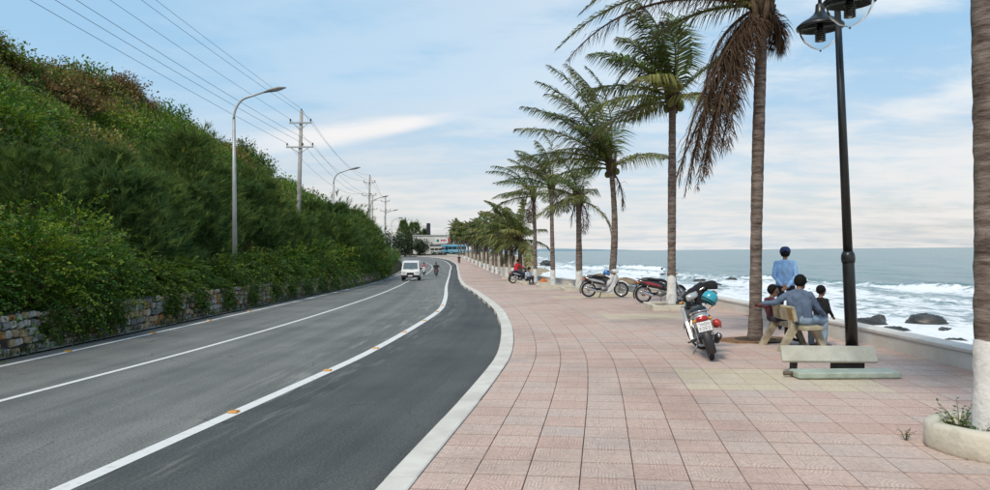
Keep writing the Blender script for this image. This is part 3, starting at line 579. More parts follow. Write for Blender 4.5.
for s, (rx, ry, rz, nt, nl, lf, base, br, pb, dr) in enumerate([
        (1.7, 1.9, 2.3, 1150, 20, .072, (.048, .132, .012), (.24, .33, .022), .48, .8),
        (1.5, 1.7, 1.9, 1000, 20, .070, (.044, .122, .012), (.19, .29, .022), .42, .9),
        (1.4, 1.8, 1.7, 850, 20, .078, (.050, .115, .012), (.16, .225, .018), .38, 1.0),
        (1.4, 2.0, 1.8, 620, 18, .11, (.056, .138, .012), (.24, .30, .022), .42, .8),
        (1.3, 1.6, 1.5, 800, 20, .070, (.042, .110, .011), (.13, .215, .018), .34, 1.0)]):
    V, F, c = bush_foliage(40 + s, rx, ry, rz, nt, nl, lf, base, br, pb, dr); bush_kinds.append((np_mesh('foliage', V, F, m_leaf, c), stems_mesh('stems', s, rx, ry, rz, 9, .035)))
def bush(k, x, y, sc, rz, label, group='shrubs growing over the stone wall', name='roadside_shrub', z=None, sz=1.):
    o = empty(name, (x, y, float(ground_z(np.array(x), np.array(y))) if z is None else z), rz, label, 'shrub', group); o.scale = (sc, sc, sc * sz)
    link('foliage', bush_kinds[k][0], o); link('stems', bush_kinds[k][1], o); return o
edge = lambda y, d: float(xl(y)) - d
ordn = ['first', 'second', 'third', 'fourth', 'fifth', 'sixth', 'seventh', 'eighth', 'ninth', 'tenth', 'eleventh', 'twelfth', 'thirteenth', 'fourteenth', 'fifteenth', 'sixteenth', 'seventeenth', 'eighteenth', 'nineteenth', 'twentieth', 'twenty-first', 'twenty-second', 'twenty-third', 'twenty-fourth', 'twenty-fifth', 'twenty-sixth']
# (kind, y, metres behind the road edge, scale, vertical scale)
spots = [(0, 13.0, 1.9, 1.15, 1.22), (0, 15.9, 1.35, 1.15, 1.12), (1, 18.2, 1.35, 1.0, 1.15), (0, 19.4, 2.5, 1.15, 1.15), (2, 20.9, 1.25, .95, .9), (1, 23.2, 1.45, 1.0, .95), (2, 25.6, 1.25, .95, .95), (4, 28.0, 1.3, 1.0, 1.), (2, 30.6, 1.2, 1.0, .95), (4, 33.2, 1.15, 1.05, 1.0), (1, 36.2, 1.15, 1.05, 1.05), (2, 39.6, 1.1, 1.1, 1.05), (1, 43.5, 1.1, 1.15, 1.1), (3, 47.6, 1.1, 1.1, 1.1), (1, 52.0, 1.1, 1.15, 1.15), (3, 56.8, 1.2, 1.2, 1.2), (1, 62, 1.3, 1.25, 1.25), (3, 68, 1.3, 1.25, 1.25), (3, 74, 1.2, 1.25, 1.35), (3, 80.5, 1.1, 1.25, 1.35)]
for i, (k, y, d, sc, szz) in enumerate(spots):
    lab = 'big yellow-green leafy shrub at the left edge, %s from the picture edge' % ordn[i] if i < 4 else 'leafy green shrub hanging over the stone wall, %s from the left edge' % ordn[i] if i < 13 else 'bright green roadside shrub beyond the end of the stone wall, %s from the white van' % ordn[19 - i]
    bush(k, edge(y, d), y, sc * random.uniform(.86, 1.12), random.uniform(0, 6.28), lab, sz=szz * random.uniform(.85, 1.2))
# creeper hanging down the wall face between the bare patches of stone
for i, (y, w) in enumerate(((15.3, .62), (16.5, .6), (17.3, .45), (20.1, .5), (22.0, .4), (24.2, .55), (26.6, .45), (29.5, .6), (32, .7), (35, .8), (38.5, .9), (42.5, 1.0))):
    V, F, c = bush_foliage(90 + i, .42, w * 1.5, 1.05, 700, 13, .062, (.048, .105, .012), (.13, .20, .016), .38, 1.3)
    o = empty('wall_creeper', (edge(y, .42), y, float(pz(y)) + .12), 0, 'green creeper hanging down the stone wall to the road, %s from the left edge' % ordn[i], 'creeper', 'creepers on the stone wall'); link('foliage', np_mesh('foliage', V, F, m_leaf, c), o); link('stems', stems_mesh('stems', 60 + i, .2, w, .8, 4, .015), o)
# grass tufts in the gutter at the foot of the wall
def grass(name, pts, h, n, seed, cols):
    g = np.random.default_rng(seed); B = np.repeat(np.array(pts), n, 0); k = len(B); B = B + np.c_[g.normal(0, .12, (k, 2)), np.zeros(k)]; L = h * g.uniform(.4, 1.2, k)
    D = unit(np.c_[g.normal(0, .45, (k, 2)), np.ones(k)]); S = unit(np.cross(D, g.normal(0, 1, (k, 3)))) * .012; V = np.stack([B - S, B + S, B + D * L[:, None]], 1).reshape(-1, 3); c = np.array(cols)[g.integers(0, len(cols), k)] * g.uniform(.7, 1.3, (k, 1)); return np_mesh(name, V, np.arange(3 * k).reshape(k, 3), m_leaf, c)
gp = [(edge(y, .16 + .1 * random.random()), y, float(pz(y)) - .11) for y in np.r_[np.arange(12.5, 24, .35), np.arange(24, 75, .5)] if random.random() < .75]
tag(link('verge_grass', grass('verge_grass', gp, .22, 26, 3, [(.05, .10, .015), (.10, .13, .03), (.16, .14, .06)])), 'ragged green grass tufts along the foot of the stone wall', 'grass', kind='stuff')

# ---- feathery casuarinas in a row on the shelf behind the shrubs
def casuarina(seed, h, r, nspray, nn, ln, w, base, tip):
    g = np.random.default_rng(seed); u = g.random(nspray) ** .8; zc = h * (.05 + .92 * u); rr = r * np.sqrt(g.random(nspray)) * np.clip(1.15 - .85 * u ** 1.6, .12, 1) * (.7 + .6 * vnoise(u * 5 + seed, u * 0 + seed, seed)); a = g.random(nspray) * 2 * PI
    lead = g.random(nspray) < .10; rr = np.where(lead, rr * 1.18 + .1, rr); zc = np.where(lead, zc * g.uniform(1.0, 1.16, nspray), zc); C = np.stack([rr * np.cos(a), rr * np.sin(a), zc], 1); ax = unit(np.stack([np.cos(a) * .75, np.sin(a) * .75, np.full(nspray, .8)], 1) + g.normal(0, .25, (nspray, 3)) + np.where(lead, 1.2, 0)[:, None] * np.array([0, 0, 1.])); 
    C = np.repeat(C, nn, 0); A = np.repeat(ax, nn, 0); k = len(C); D = unit(A + g.normal(0, .32, (k, 3))); L = ln * g.uniform(.5, 1.25, k)[:, None]; C = C + A * (g.random((k, 1)) * ln * .7); S = unit(np.cross(D, g.normal(0, 1, (k, 3)))) * w; mid = C + D * L * .55; tipp = C + D * L + np.array([0, 0, -.10]) * L
    V = np.stack([C - S, C + S, mid + S * .8, tipp, mid - S * .8], 1); idx = np.arange(k)[:, None] * 5; F = np.concatenate([idx + np.array([[0, 1, 2]]), idx + np.array([[0, 2, 4]]), idx + np.array([[4, 2, 3]])], 0)
    m_ = np.repeat(g.random(nspray) ** 2, nn)[:, None]; c = (np.array(base) * (1 - m_) + np.array(tip) * m_) * g.uniform(.6, 1.4, (k, 1)); return np_mesh('foliage', V.reshape(-1, 3), F, m_needle, np.concatenate([c] * 3, 0))
cas = [casuarina(5, 3.6, 1.6, 1500, 20, .30, .0065, (.075, .145, .040), (.20, .27, .06)), casuarina(6, 3.2, 1.5, 1500, 20, .28, .0065, (.065, .130, .042), (.17, .24, .06)), casuarina(7, 4.1, 1.4, 1500, 20, .30, .0065, (.08, .150, .042), (.24, .29, .07))]
tr = MB().tube([(0, 0, -.3), (.05, .02, 1.2), (0, .05, 3.0)], [.07, .05, .015], 6).mesh('trunk', m_twig)
def conifer(k, x, y, sc, label, group='feathery casuarinas behind the shrubs', szz=1., cat='tree'):
    o = empty('casuarina_tree', (x, y, float(ground_z(np.array(x), np.array(y))) - .1), random.uniform(0, 6.28), label, cat, group); o.scale = (sc * 1.15, sc * 1.25, sc * szz); link('crown', cas[k], o); link('trunk', tr, o); return o
cs = []
yy = 21.0
while yy < 92:
    cs.append((yy, 4.0 - 1.3 * float(sstep(yy, 30, 50)) + random.uniform(-.7, 1.1), 1.0 + .0105 * (min(yy, 62) - 20) + random.uniform(-.26, .18))); yy += 2.1 + .034 * (yy - 20)
for i, (y, d, sc) in enumerate(cs):
    w = 'dark feathery casuarina in the row behind the roadside shrubs, %s from the left' % ordn[i]
    conifer(i % 3, edge(y, d), y, sc, w, szz=random.uniform(.88, 1.1))

# ---- scrub that covers the hill: one mass of leaf clumps, scattered by geometry nodes
def hill_scrub():
    g = np.random.default_rng(11); pts = []
    for y0, y1, n in ((9, 30, 2100), (30, 60, 4200), (60, 100, 3600), (100, 160, 2600), (160, 235, 1100)):
        y = g.uniform(y0, y1, n); d = 2.8 + g.random(n) ** .9 * 27; pts.append(np.c_[xl(y) - d, y, d])
    P = np.vstack(pts); x, y, d = P.T; P = P[np.abs(x / y) < .80]; x, y, d = P.T; n = len(P); z = ground_z(x, y); dist = np.hypot(x, y)
    big = fbm(x * .30, y * .30, 21); Rr = (.45 + .65 * g.random(n) ** 1.8) * (.55 + 1.2 * big) * np.where(dist > 100, 1.45, np.where(dist > 60, 1.15, 1.)); Rr *= np.where(g.random(n) < .13, np.where(dist > 55, 1.9, 1.35), 1.)
    kind = fbm(x * .12, y * .10, 31) + .20 * (g.random(n) - .5) + .09 * sstep(z, 4, 12)
    ki = np.where(kind < .45, 0, np.where(kind < .57, 1, np.where(kind < .63, 2, np.where(kind < .685, 3, 4)))); ki = np.where(g.random(n) < .16, 5, ki); ki = np.where(g.random(n) < .2, g.integers(0, 3, n), ki)
    G = np.array([(.070, .155, .014), (.11, .205, .020), (.19, .245, .026), (.24, .20, .046), (.19, .12, .038), (.032, .080, .014)])
    col = bpy.data.collections.new('scrub_clumps')
    for c in range(6):
        for v in range(3):
            h = np.random.default_rng(200 + c * 7 + v); nt, nl = 100, 19; u = h.normal(0, 1, (nt, 3)); u[:, 2] = np.abs(u[:, 2]) * .95 + .02; u = unit(u); lum = .68 + .62 * fbm(u[:, 0] * 1.8 + 5 + v, u[:, 1] * 1.8 + u[:, 2] * 1.5 + c, v + 3)
            tip = u * lum[:, None]; t = h.uniform(.35, 1.06, (nt, nl, 1)); Q = tip[:, None] * t + h.normal(0, .085, (nt, nl, 3)); D = unit(u[:, None] * .7 + h.normal(0, .75, (nt, nl, 3)) + np.array([0, 0, -.15])); Nn = unit(u[:, None] * .6 + np.array([0, 0, .8]) + h.normal(0, .45, (nt, nl, 3)))
            Q, D, Nn = Q.reshape(-1, 3), D.reshape(-1, 3), Nn.reshape(-1, 3); sz = .096 * h.uniform(.55, 1.35, len(Q)); V, F = leaf_quads(Q, D, Nn, sz, sz * .6); cc = G[c] * h.uniform(.65, 1.4, (len(Q), 1)); cc[h.random(len(Q)) < .06] = (.15, .09, .035)
            ob = bpy.data.objects.new('clump_%02d' % (c * 3 + v), np_mesh('clump', V, F, m_leaf, cc)); col.objects.link(ob)
    me = bpy.data.meshes.new('hill_scrub'); me.vertices.add(n); me.vertices.foreach_set('co', np.c_[x, y, z - .05].astype(np.float32).ravel())
    a = me.attributes.new('rot', 'FLOAT_VECTOR', 'POINT'); a.data.foreach_set('vector', np.c_[g.normal(0, .15, n), g.normal(.25, .15, n), g.uniform(0, 6.28, n)].astype(np.float32).ravel())
    a = me.attributes.new('scl', 'FLOAT_VECTOR', 'POINT'); a.data.foreach_set('vector', np.c_[Rr, Rr, Rr * g.uniform(.75, 1.25, n)].astype(np.float32).ravel()); a = me.attributes.new('pick', 'INT', 'POINT'); a.data.foreach_set('value', (ki * 3 + g.integers(0, 3, n)).astype(np.int32))
    ng = bpy.data.node_groups.new('scatter_scrub', 'GeometryNodeTree'); ng.interface.new_socket('Geometry', in_out='INPUT', socket_type='NodeSocketGeometry'); ng.interface.new_socket('Geometry', in_out='OUTPUT', socket_type='NodeSocketGeometry'); N = ng.nodes; L = ng.links
    gi = N.new('NodeGroupInput'); go = N.new('NodeGroupOutput'); ip = N.new('GeometryNodeInstanceOnPoints'); ci = N.new('GeometryNodeCollectionInfo'); ci.inputs['Collection'].default_value = col; ci.inputs['Separate Children'].default_value = True; ci.inputs['Reset Children'].default_value = True
    def na(nm, dt): q = N.new('GeometryNodeInputNamedAttribute'); q.data_type = dt; q.inputs['Name'].default_value = nm; return q.outputs['Attribute']
    L.new(gi.outputs[0], ip.inputs['Points']); L.new(ci.outputs[0], ip.inputs['Instance']); ip.inputs['Pick Instance'].default_value = True; L.new(na('pick', 'INT'), ip.inputs['Instance Index']); L.new(na('rot', 'FLOAT_VECTOR'), ip.inputs['Rotation']); L.new(na('scl', 'FLOAT_VECTOR'), ip.inputs['Scale']); L.new(ip.outputs[0], go.inputs[0])
    o = link('hill_scrub', me); md = o.modifiers.new('scatter', 'NODES'); md.node_group = ng; return o
tag(hill_scrub(), 'dense green and rust brown scrub covering the hillside', 'scrub', kind='stuff')
# taller single shrubs along the skyline of the hill
for i, (px, d) in enumerate(((20, 23), (30.5, 23.5), (38, 22.8), (46, 23.3), (55, 22.6), (63, 23.4), (73, 22.5), (84, 23), (97, 22.5), (112, 22), (128, 21))):
    bush((1, 2, 4)[i % 3], edge(px, d), px, random.uniform(.85, 1.55), random.uniform(0, 6), 'rounded bush standing up along the skyline of the hill, %s from the left' % ordn[i], 'bushes along the hill skyline', 'hilltop_bush')
for i, (y, d) in enumerate(((26, 9), (31, 14), (33.5, 7.5), (38, 18), (41, 10.5), (46, 15), (50, 8.5), (54, 19), (58, 12), (64, 16.5), (70, 10), (77, 18), (84, 13), (94, 17), (104, 12))):
    bush((0, 3, 1, 2)[i % 4], edge(y, d), y, random.uniform(.8, 1.35), random.uniform(0, 6), 'leafy bush standing out of the scrub on the slope, %s from the left' % ordn[i], 'bushes on the slope', 'hillside_bush', sz=random.uniform(.7, 1.1))
# thin dead stake leaning on the slope
sx, sy = edge(36, 5.6), 36.; gz = float(ground_z(np.array(sx), np.array(sy)))
tag(MB().tube([(-.12, 0, -1.4), (.2, 0, 1.6), (.42, .1, 3.4)], [.075, .07, .06], 7).build('leaning_stake', mat('grey_dead_wood', (.17, .14, .11), .9, var=.25, scale=7), None, (sx - .1, sy, gz + 1.1)), 'bare grey wooden stake leaning to the right on the hillside', 'stake')

# ---- coconut palms
m_frond = leaf_mat('palm_frond', .2, .45, .4)
def trunk_material():
    m = bpy.data.materials.new('palm_trunk'); m.use_nodes = True; N = m.node_tree.nodes; L = m.node_tree.links; b = N['Principled BSDF']; b.inputs['Roughness'].default_value = .9; b.inputs['Specular IOR Level'].default_value = .15
    tc = N.new('ShaderNodeTexCoord'); mp = N.new('ShaderNodeMapping'); mp.inputs['Scale'].default_value = (2.2, 2.2, 12); L.new(tc.outputs['Object'], mp.inputs[0]); n = N.new('ShaderNodeTexNoise'); n.inputs['Scale'].default_value = 1.6; n.inputs['Detail'].default_value = 8; n.inputs['Roughness'].default_value = .7; L.new(mp.outputs[0], n.inputs[0])
    n2 = N.new('ShaderNodeTexNoise'); n2.inputs['Scale'].default_value = 4; n2.inputs['Detail'].default_value = 6; L.new(tc.outputs['Object'], n2.inputs[0])
    r = N.new('ShaderNodeValToRGB'); e = r.color_ramp.elements; e[0].position = .32; e[0].color = (.055, .040, .033, 1); e[1].position = .66; e[1].color = (.30, .25, .215, 1); q = e.new(.48); q.color = (.165, .13, .108, 1); L.new(n.outputs[0], r.inputs[0])
    mx = N.new('ShaderNodeMix'); mx.data_type = 'RGBA'; mx.blend_type = 'OVERLAY'; mx.inputs[0].default_value = .5; L.new(r.outputs[0], mx.inputs[6]); L.new(n2.outputs[0], mx.inputs[7]); L.new(mx.outputs[2], b.inputs['Base Color'])
    bp = N.new('ShaderNodeBump'); bp.inputs['Strength'].default_value = .9; bp.inputs['Distance'].default_value = .03; L.new(n.outputs[0], bp.inputs['Height']); L.new(bp.outputs[0], b.inputs['Normal']); return m
m_trunk = trunk_material(); m_white = mat('whitewash', (.36, .33, .28), .9, var=.2, scale=5, bump=.6, bscale=18, col2=(.76, .75, .71), detail=9, lo=.28, hi=.48)
def frond(seed, org, az, el, L, grav=.16, wind=(-.07, 0, 0), nst=46, leafL=.74, dead=False, lw=.02, curl=0.):
    g = np.random.default_rng(seed); n = 18; a, e = R(az), R(el); d = np.array([math.cos(e) * math.cos(a), math.cos(e) * math.sin(a), math.sin(e)]); p = np.array(org, float); P = [p]; w = np.array(wind) * (.15 if dead else 1.)
    for k in range(n): d = d + np.array([0, 0, -grav]) * (.25 + k / n) * .75 + w * (k / n); d = d / np.linalg.norm(d); p = p + d * (L / n); P.append(p)
    P = np.array(P); Tn = unit(np.gradient(P, axis=0)); up0 = np.array([0, 0, 1.]); S = np.cross(Tn, up0); bad = np.linalg.norm(S, axis=1) < .25; S[bad] = np.array([-math.sin(a), math.cos(a), 0]); S = unit(S); S *= np.sign((S * S[0]).sum(1))[:, None]; Un = unit(np.cross(S, Tn))
    s = np.linspace(.10, .995, nst); s = np.clip(s + g.normal(0, .006, nst), .06, 1); f = s * n; i0 = np.clip(f.astype(int), 0, n - 1); fr = (f - i0)[:, None]
    lerp = lambda A: A[i0] * (1 - fr) + A[i0 + 1] * fr
    p, t, sd, u = lerp(P), unit(lerp(Tn)), unit(lerp(S)), unit(lerp(Un)); V = []; F = []; C = []; off = 0
    green = np.array((.070, .112, .020)) * g.uniform(.8, 1.25); yel = np.array((.19, .19, .045)); brown = np.array((.095, .062, .042)); mixy = np.clip(g.normal(.40, .28), 0, 1)
    for sg in (-1., 1.):
        be = (.20 + .62 * s)[:, None]; D = unit(sd * sg * np.cos(be) + t * np.sin(be) + u * (.28 if not dead else 0) + g.normal(0, .07 if not dead else .22, p.shape)); l = leafL * (.42 + .58 * np.sin(PI * np.clip(s, 0, 1) ** .75)) * g.uniform(.8, 1.12, nst); l = l * np.where(s > .85, 1 - (s - .85) * 2.6, 1); l = l[:, None]
        if dead: l = l * np.where(g.random((nst, 1)) < .12, .3, 1)
        dr = np.array([0, 0, -1.]) * (.85 if dead else 1.) * ((.40 + .75 * (1 - np.abs(t[:, 2:3]))) if not dead else 1.); wd = w * 2.2
        m1 = p + unit(D + (dr + wd) * .35) * l * .5; m2 = m1 + unit(D + (dr + wd) * 1.5) * l * .5; W = lw * g.uniform(.8, 1.2, (nst, 1)) * (1 if not dead else .7)
        wv = unit(np.cross(D, u) + g.normal(0, .3, D.shape)) * W
        V.append(np.stack([p - wv * .6, p + wv * .6, m1 + wv, m1 - wv, m2], 1).reshape(-1, 3)); idx = np.arange(nst)[:, None] * 5 + off; off += nst * 5
        F.append(np.concatenate([idx + np.array([[0, 1, 2]]), idx + np.array([[0, 2, 3]]), idx + np.array([[3, 2, 4]])])); base = brown if dead else green * (1 - mixy) + yel * mixy
        c = base * g.uniform(.65, 1.4, (nst, 1)); brn = (g.random(nst) < .07) | (s > .95); c[brn] = brown * g.uniform(.7, 1.2); C.append(np.concatenate([c] * 3))
    rr = .034 * (1 - np.linspace(0, 1, n + 1)) ** .8 + .005; ring = np.stack([P + (S * math.cos(q) + Un * math.sin(q)) * rr[:, None] for q in np.arange(4) * PI / 2], 1).reshape(-1, 3); i = np.arange(n)[:, None] * 4; q = np.arange(4)[None]; a0 = (i + q).ravel(); a1 = (i + (q + 1) % 4).ravel(); rf = np.concatenate([np.stack([a0, a1, a1 + 4], 1), np.stack([a0, a1 + 4, a0 + 4], 1)]) + off
    V.append(ring); F.append(rf); C.append(np.tile((np.array((.13, .135, .04)) if not dead else brown * 1.1), (len(rf), 1)))
    return np_mesh('frond', np.vstack(V), np.vstack(F), m_dry if dead else m_frond, np.vstack(C))
def trunk_pts(top, bend, n=26):
    t = np.linspace(0, 1, n)[:, None]; top = np.array(top, float); b = np.array(bend, float); return top * t + b * np.sin(PI * t) * 1.
def palm(loc, top, label, bend=(0, 0, 0), r0=.15, r1=.10, white=.9, fronds=(), seed=0, nrand=14, L=2.8, wind=(-.07, 0, 0), nst=84, leafL=1.0, lw=.018, coconuts=0, group='coconut palms along the promenade', nring=90, el=(78, -25), skirt=3, n=10):
    o = empty('coconut_palm', loc, 0, label, 'palm tree', group); r = random.Random(seed); P = trunk_pts(top, bend, nring); rad = []
    for k in range(nring):
        t = k / (nring - 1); rr = r0 + (r1 - r0) * t ** .7 + (.03 * (1 - t * 12) if t < .083 else 0); rad.append(rr * r.uniform(.955, 1.045) * (1 + .04 * math.sin(t * 9 + seed)))
    tk = MB().tube(P, rad, n).build('trunk', m_trunk, o)
    if white:
        H = top[2]; k = max(3, int(white / H * (nring - 1))); Q = [Vector(P[i]) for i in range(k + 1)]; wm = MB().tube(Q, [rad[i] + .006 for i in range(k + 1)], n, cap=False).mesh('painted_base', m_white)
        for v in wm.vertices[-n:]: v.co.z += r.uniform(-.055, .03)
        link('painted_base', wm, tk)
    T_ = Vector(top)
    hb = MB()
    for q in range(9): a = q * 2.4; hb.tube([T_ + Vector((math.cos(a) * r1 * .8, math.sin(a) * r1 * .8, -.5 + .05 * q)), T_ + Vector((math.cos(a) * r1 * 1.5, math.sin(a) * r1 * 1.5, -.2 + .05 * q)), T_ + Vector((math.cos(a) * r1 * 2.3, math.sin(a) * r1 * 2.3, .12 + .05 * q))], [.06, .07, .03], 5)
    hb.ell(T_, (r1 * 1.35, r1 * 1.35, .42), 8, 6); hb.build('crown_fibre', mat('crown_fibre', (.09, .06, .035), .95, var=.35, scale=9), o)
    top = np.array(top)
    for k, (az, el_, LL, gr, dd) in enumerate(fronds): link('frond', frond(seed * 97 + k, top + np.array([0, 0, .1]), az, el_, LL, gr, wind, nst, leafL, dd, lw), o)
    for k in range(nrand):
        t = (k + .5) / nrand; az = (k * 137.5 + seed * 40) % 360 + r.uniform(-12, 12); az += 620 * abs(wind[0]) * math.sin(R(az)); e = el[0] + (el[1] - el[0]) * t + r.uniform(-8, 8)
        link('frond', frond(seed * 131 + 50 + k, top + np.array([0, 0, .15 - .3 * t]), az, e, L * r.uniform(.82, 1.08) * (1 - .12 * abs(t - .4)), .05 + .075 * t, wind, nst, leafL, False, lw), o)
    for k in range(skirt): link('frond', frond(seed * 151 + k, top + np.array([0, 0, -.15]), r.uniform(0, 360), r.uniform(-62, -35), L * r.uniform(.45, .7), .3, wind, int(nst * .6), leafL * .7, True, lw), o)
    for k in range(coconuts):
        a = k * 2.1; MB().ell((top[0] + math.cos(a) * .24, top[1] + math.sin(a) * .24, top[2] - .22 - .1 * (k % 2)), (.11, .11, .14), 9, 6).build('coconut', mat('green_coconut', (.10, .12, .02), .5), o)
    return o
palm((4.29, 6.4, .0), (.02, 0, 6.4), 'thick palm trunk at the right edge of the picture, standing in the round planter', (0.0, 0, 0), .142, .128, .99, seed=1, nrand=9, L=2.4, el=(75, 5), skirt=0, n=14)
palm((4.99, 14.25, .0), (.22, 0, 6.35), 'tall palm behind the occupied bench with long brown dead fronds hanging to the left', (-.03, 0, 0), .122, .105, 0, seed=2, nrand=4, L=3.0, el=(80, 45), skirt=0, nst=100, lw=.012, leafL=.66, n=12, wind=(-.05, 0, 0),
     fronds=[(178, 20, 4.3, .15, False), (168, 8, 3.5, .20, False), (188, 30, 3.9, .16, False), (182, 12, 4.2, .13, True), (182, -44, 3.9, .20, True), (176, -50, 3.8, .20, True), (190, -40, 3.4, .26, True), (170, -60, 3.4, .14, True), (200, -52, 3.6, .20, True), (164, -42, 3.2, .26, True), (210, -58, 3.0, .18, True), (186, -66, 3.0, .12, True), (150, -30, 2.5, .3, True), (180, -54, 4.0, .15, True), (187, -58, 3.8, .14, True), (178, -62, 3.6, .12, True), (195, -46, 3.0, .3, True), (0, -20, 1.0, .5, True), (340, -45, .95, .3, True), (20, -35, .85, .35, True), (10, 66, 2.3, .05, False), (330, 72, 2.3, .05, False), (172, -20, 2.2, .3, True), (205, -62, 2.2, .1, True), (178, -57, 4.0, .07, True)])
palm((5.25, 22.1, .14), (.10, 0, 6.2), 'tall palm with a white painted base beside the red and black motorbike', (.0, 0, 0), .135, .11, .87, seed=3, nrand=14, L=3.0, skirt=0, coconuts=4, nst=90, el=(86, 0), wind=(-.075, 0, 0), n=12)
palm((4.56, 29.4, .06), (.08, 0, 5.05), 'curved palm rising behind the silver motorbike', (.16, 0, 0), .16, .10, .85, seed=4, nrand=6, L=3.3, skirt=1, nst=90, el=(70, 0), wind=(-.10, 0, 0), leafL=1.05, fronds=[(183, 50, 4.3, .045, False), (165, 66, 4.6, .03, False), (195, 36, 4.2, .06, False), (95, 78, 4.4, .03, False), (220, 58, 4.0, .05, False), (178, 22, 3.7, .08, False), (120, 80, 4.7, .015, False), (60, 80, 4.3, .02, False), (172, 74, 4.8, .015, False)], coconuts=2)
palm((3.95, 34.9, .02), (.02, 0, 4.3), 'short palm with a yellowish crown and a hanging dead frond, white painted base', (0, 0, 0), .165, .12, .85, seed=5, nrand=10, L=2.4, skirt=3, wind=(-.06, 0, 0), nst=62, lw=.017, coconuts=2)
palm((3.14, 40.3, -.09), (-.05, 0, 5.4), 'slim palm with a white painted base, right of the pair beside the person in red', (0, 0, 0), .14, .10, .85, seed=6, nrand=10, L=3.0, el=(86, 5), wind=(-.09, 0, 0), nst=62, lw=.018, skirt=1)
palm((2.52, 47.0, -.25), (-.06, 0, 5.6), 'slim palm with a white painted base, left of the pair beside the person in red', (.05, 0, 0), .15, .10, .9, seed=8, nrand=10, L=3.2, el=(84, 0), wind=(-.10, 0, 0), nst=62, skirt=2, lw=.019)
palm((1.98, 57, -.5), (-.1, 0, 3.2), 'stocky dark palm with a low drooping crown behind the person in red', (0, 0, 0), .2, .14, 0, seed=9, nrand=20, L=3.3, wind=(-.06, 0, 0), nst=50, skirt=6, lw=.03, el=(80, -30))
far = [(1.62, 64.5, 3.3), (1.12, 71.5, 3.8), (.75, 81, 3.7), (.2, 92, 4.2), (-.35, 101, 4.4), (-1.1, 110, 4.6), (-1.7, 119, 4.9), (-2.6, 128, 4.6), (-3.5, 138, 5.0), (-4.6, 149, 4.8), (-5.7, 160, 5.0), (-7.0, 172, 5.0)]
for i, (x, y, h) in enumerate(far):
    palm((x, y, float(pz(y))), (-.15, 0, h + .9), 'far palm with white painted base, %s beyond the stocky dark palm' % ordn[i], (random.uniform(-.12, .12), 0, 0), .18, .13, 1.0, seed=20 + i, nrand=12, L=3.3, wind=(-.09, 0, 0), nst=34, skirt=3, lw=.034 + .0005 * y, nring=40, n=8, group='far row of palms on the promenade')
# small palm on the skyline of the hill
_hx = edge(99, 20.5); palm((_hx, 99, float(ground_z(np.array(_hx), np.array(99.)))), (.1, 0, 2.6), 'small palm on the skyline of the hill left of the tall utility pole', (0, 0, 0), .14, .1, 0, seed=44, nrand=11, L=2.2, nst=24, lw=.035, nring=30, skirt=1, group='palm on the hill')

# ================================================================== STREET FURNITURE, POLES, BUILDINGS
m_galv = mat('galvanised_steel', (.42, .43, .42), .55, .35, var=.12, scale=3); m_conc = mat('pole_concrete', (.36, .35, .32), .9, var=.15, scale=2.5, bump=.3)
m_black = mat('black_paint', (.012, .014, .014), .38, var=.3, scale=4, coat=.2); m_iron_shade = mat('dark_iron_and_shade', (.03, .028, .026), .7, var=.3)
m_cream = mat('cream_concrete', (.36, .32, .24), .85, var=.2, scale=4, lo=.28, hi=.5, bump=.45, bscale=24, col2=(.62, .58, .47), detail=8)
m_soil = mat('planter_soil', (.055, .035, .02), 1, var=.4, scale=14, bump=1, bscale=40)
# ---- single-arm street lamps on the hill side
def street_lamp(y, d, h, label, reach=1.5):
    x = edge(y, d); z0 = float(ground_z(np.array(x), np.array(y))); o = empty('street_lamp', (x, y, z0), 0, label, 'street lamp', 'single-arm lamps along the hill side'); H = h - z0
    MB().tube([(0, 0, -.2), (0, 0, H * .5), (0, 0, H - 1.2)], [.095, .075, .058], 10).build('pole', m_galv, o); MB().tube([(0, 0, -.1), (0, 0, .5), (0, 0, .55)], [.13, .13, .1], 10).build('base_sleeve', m_galv, o)
    A = [(0, 0, H - 1.2)]
    for k in range(1, 9): t = k / 8 * PI / 2 * .83; A.append((reach * .42 * (1 - math.cos(t)), 0, H - 1.2 + .85 * math.sin(t)))
    A.append((reach * .80, 0, H - .16)); e = A[-1]; arm = MB().tube(A, [.055] + [.045] * 8 + [.035], 8).build('arm', m_galv, o)
    hd = MB(); hd.tube([(e[0] - .05, 0, e[2] - .02), (e[0] + .18, 0, e[2] + .05), (e[0] + .5, 0, e[2] + .12), (e[0] + .78, 0, e[2] + .15)], [.05, .11, .13, .04], 10, flat=(1, .55)); hd_o = hd.build('lamp_head', mat('lamp_grey', (.24, .24, .23), .5, var=.1), o)
    MB().tube([(e[0] + .16, 0, e[2] + .0), (e[0] + .4, 0, e[2] + .05), (e[0] + .66, 0, e[2] + .09)], [.05, .1, .04], 9, flat=(1, .45)).build('diffuser', mat('lamp_lens', (.30, .30, .28), .25, var=.05), hd_o)
    return o
lamp_words = ['nearest tall grey street lamp with a curved arm, rising from the roadside shrubs', 'grey street lamp with a curved arm, second along the hill side', 'grey street lamp with a curved arm, third along the hill side', 'grey street lamp with a curved arm, fourth along the hill side', 'farthest grey street lamp with a curved arm on the hill side']
for k, (y, h, wd) in enumerate(((28, 8.05, 0), (54.4, 8.05, 1), (80, 7.9, 2), (106, 7.9, 3), (132, 8.0, 4))): street_lamp(y, (1.35, 2.05, 1.7, 2.0, 2.2)[k], h, lamp_words[wd])
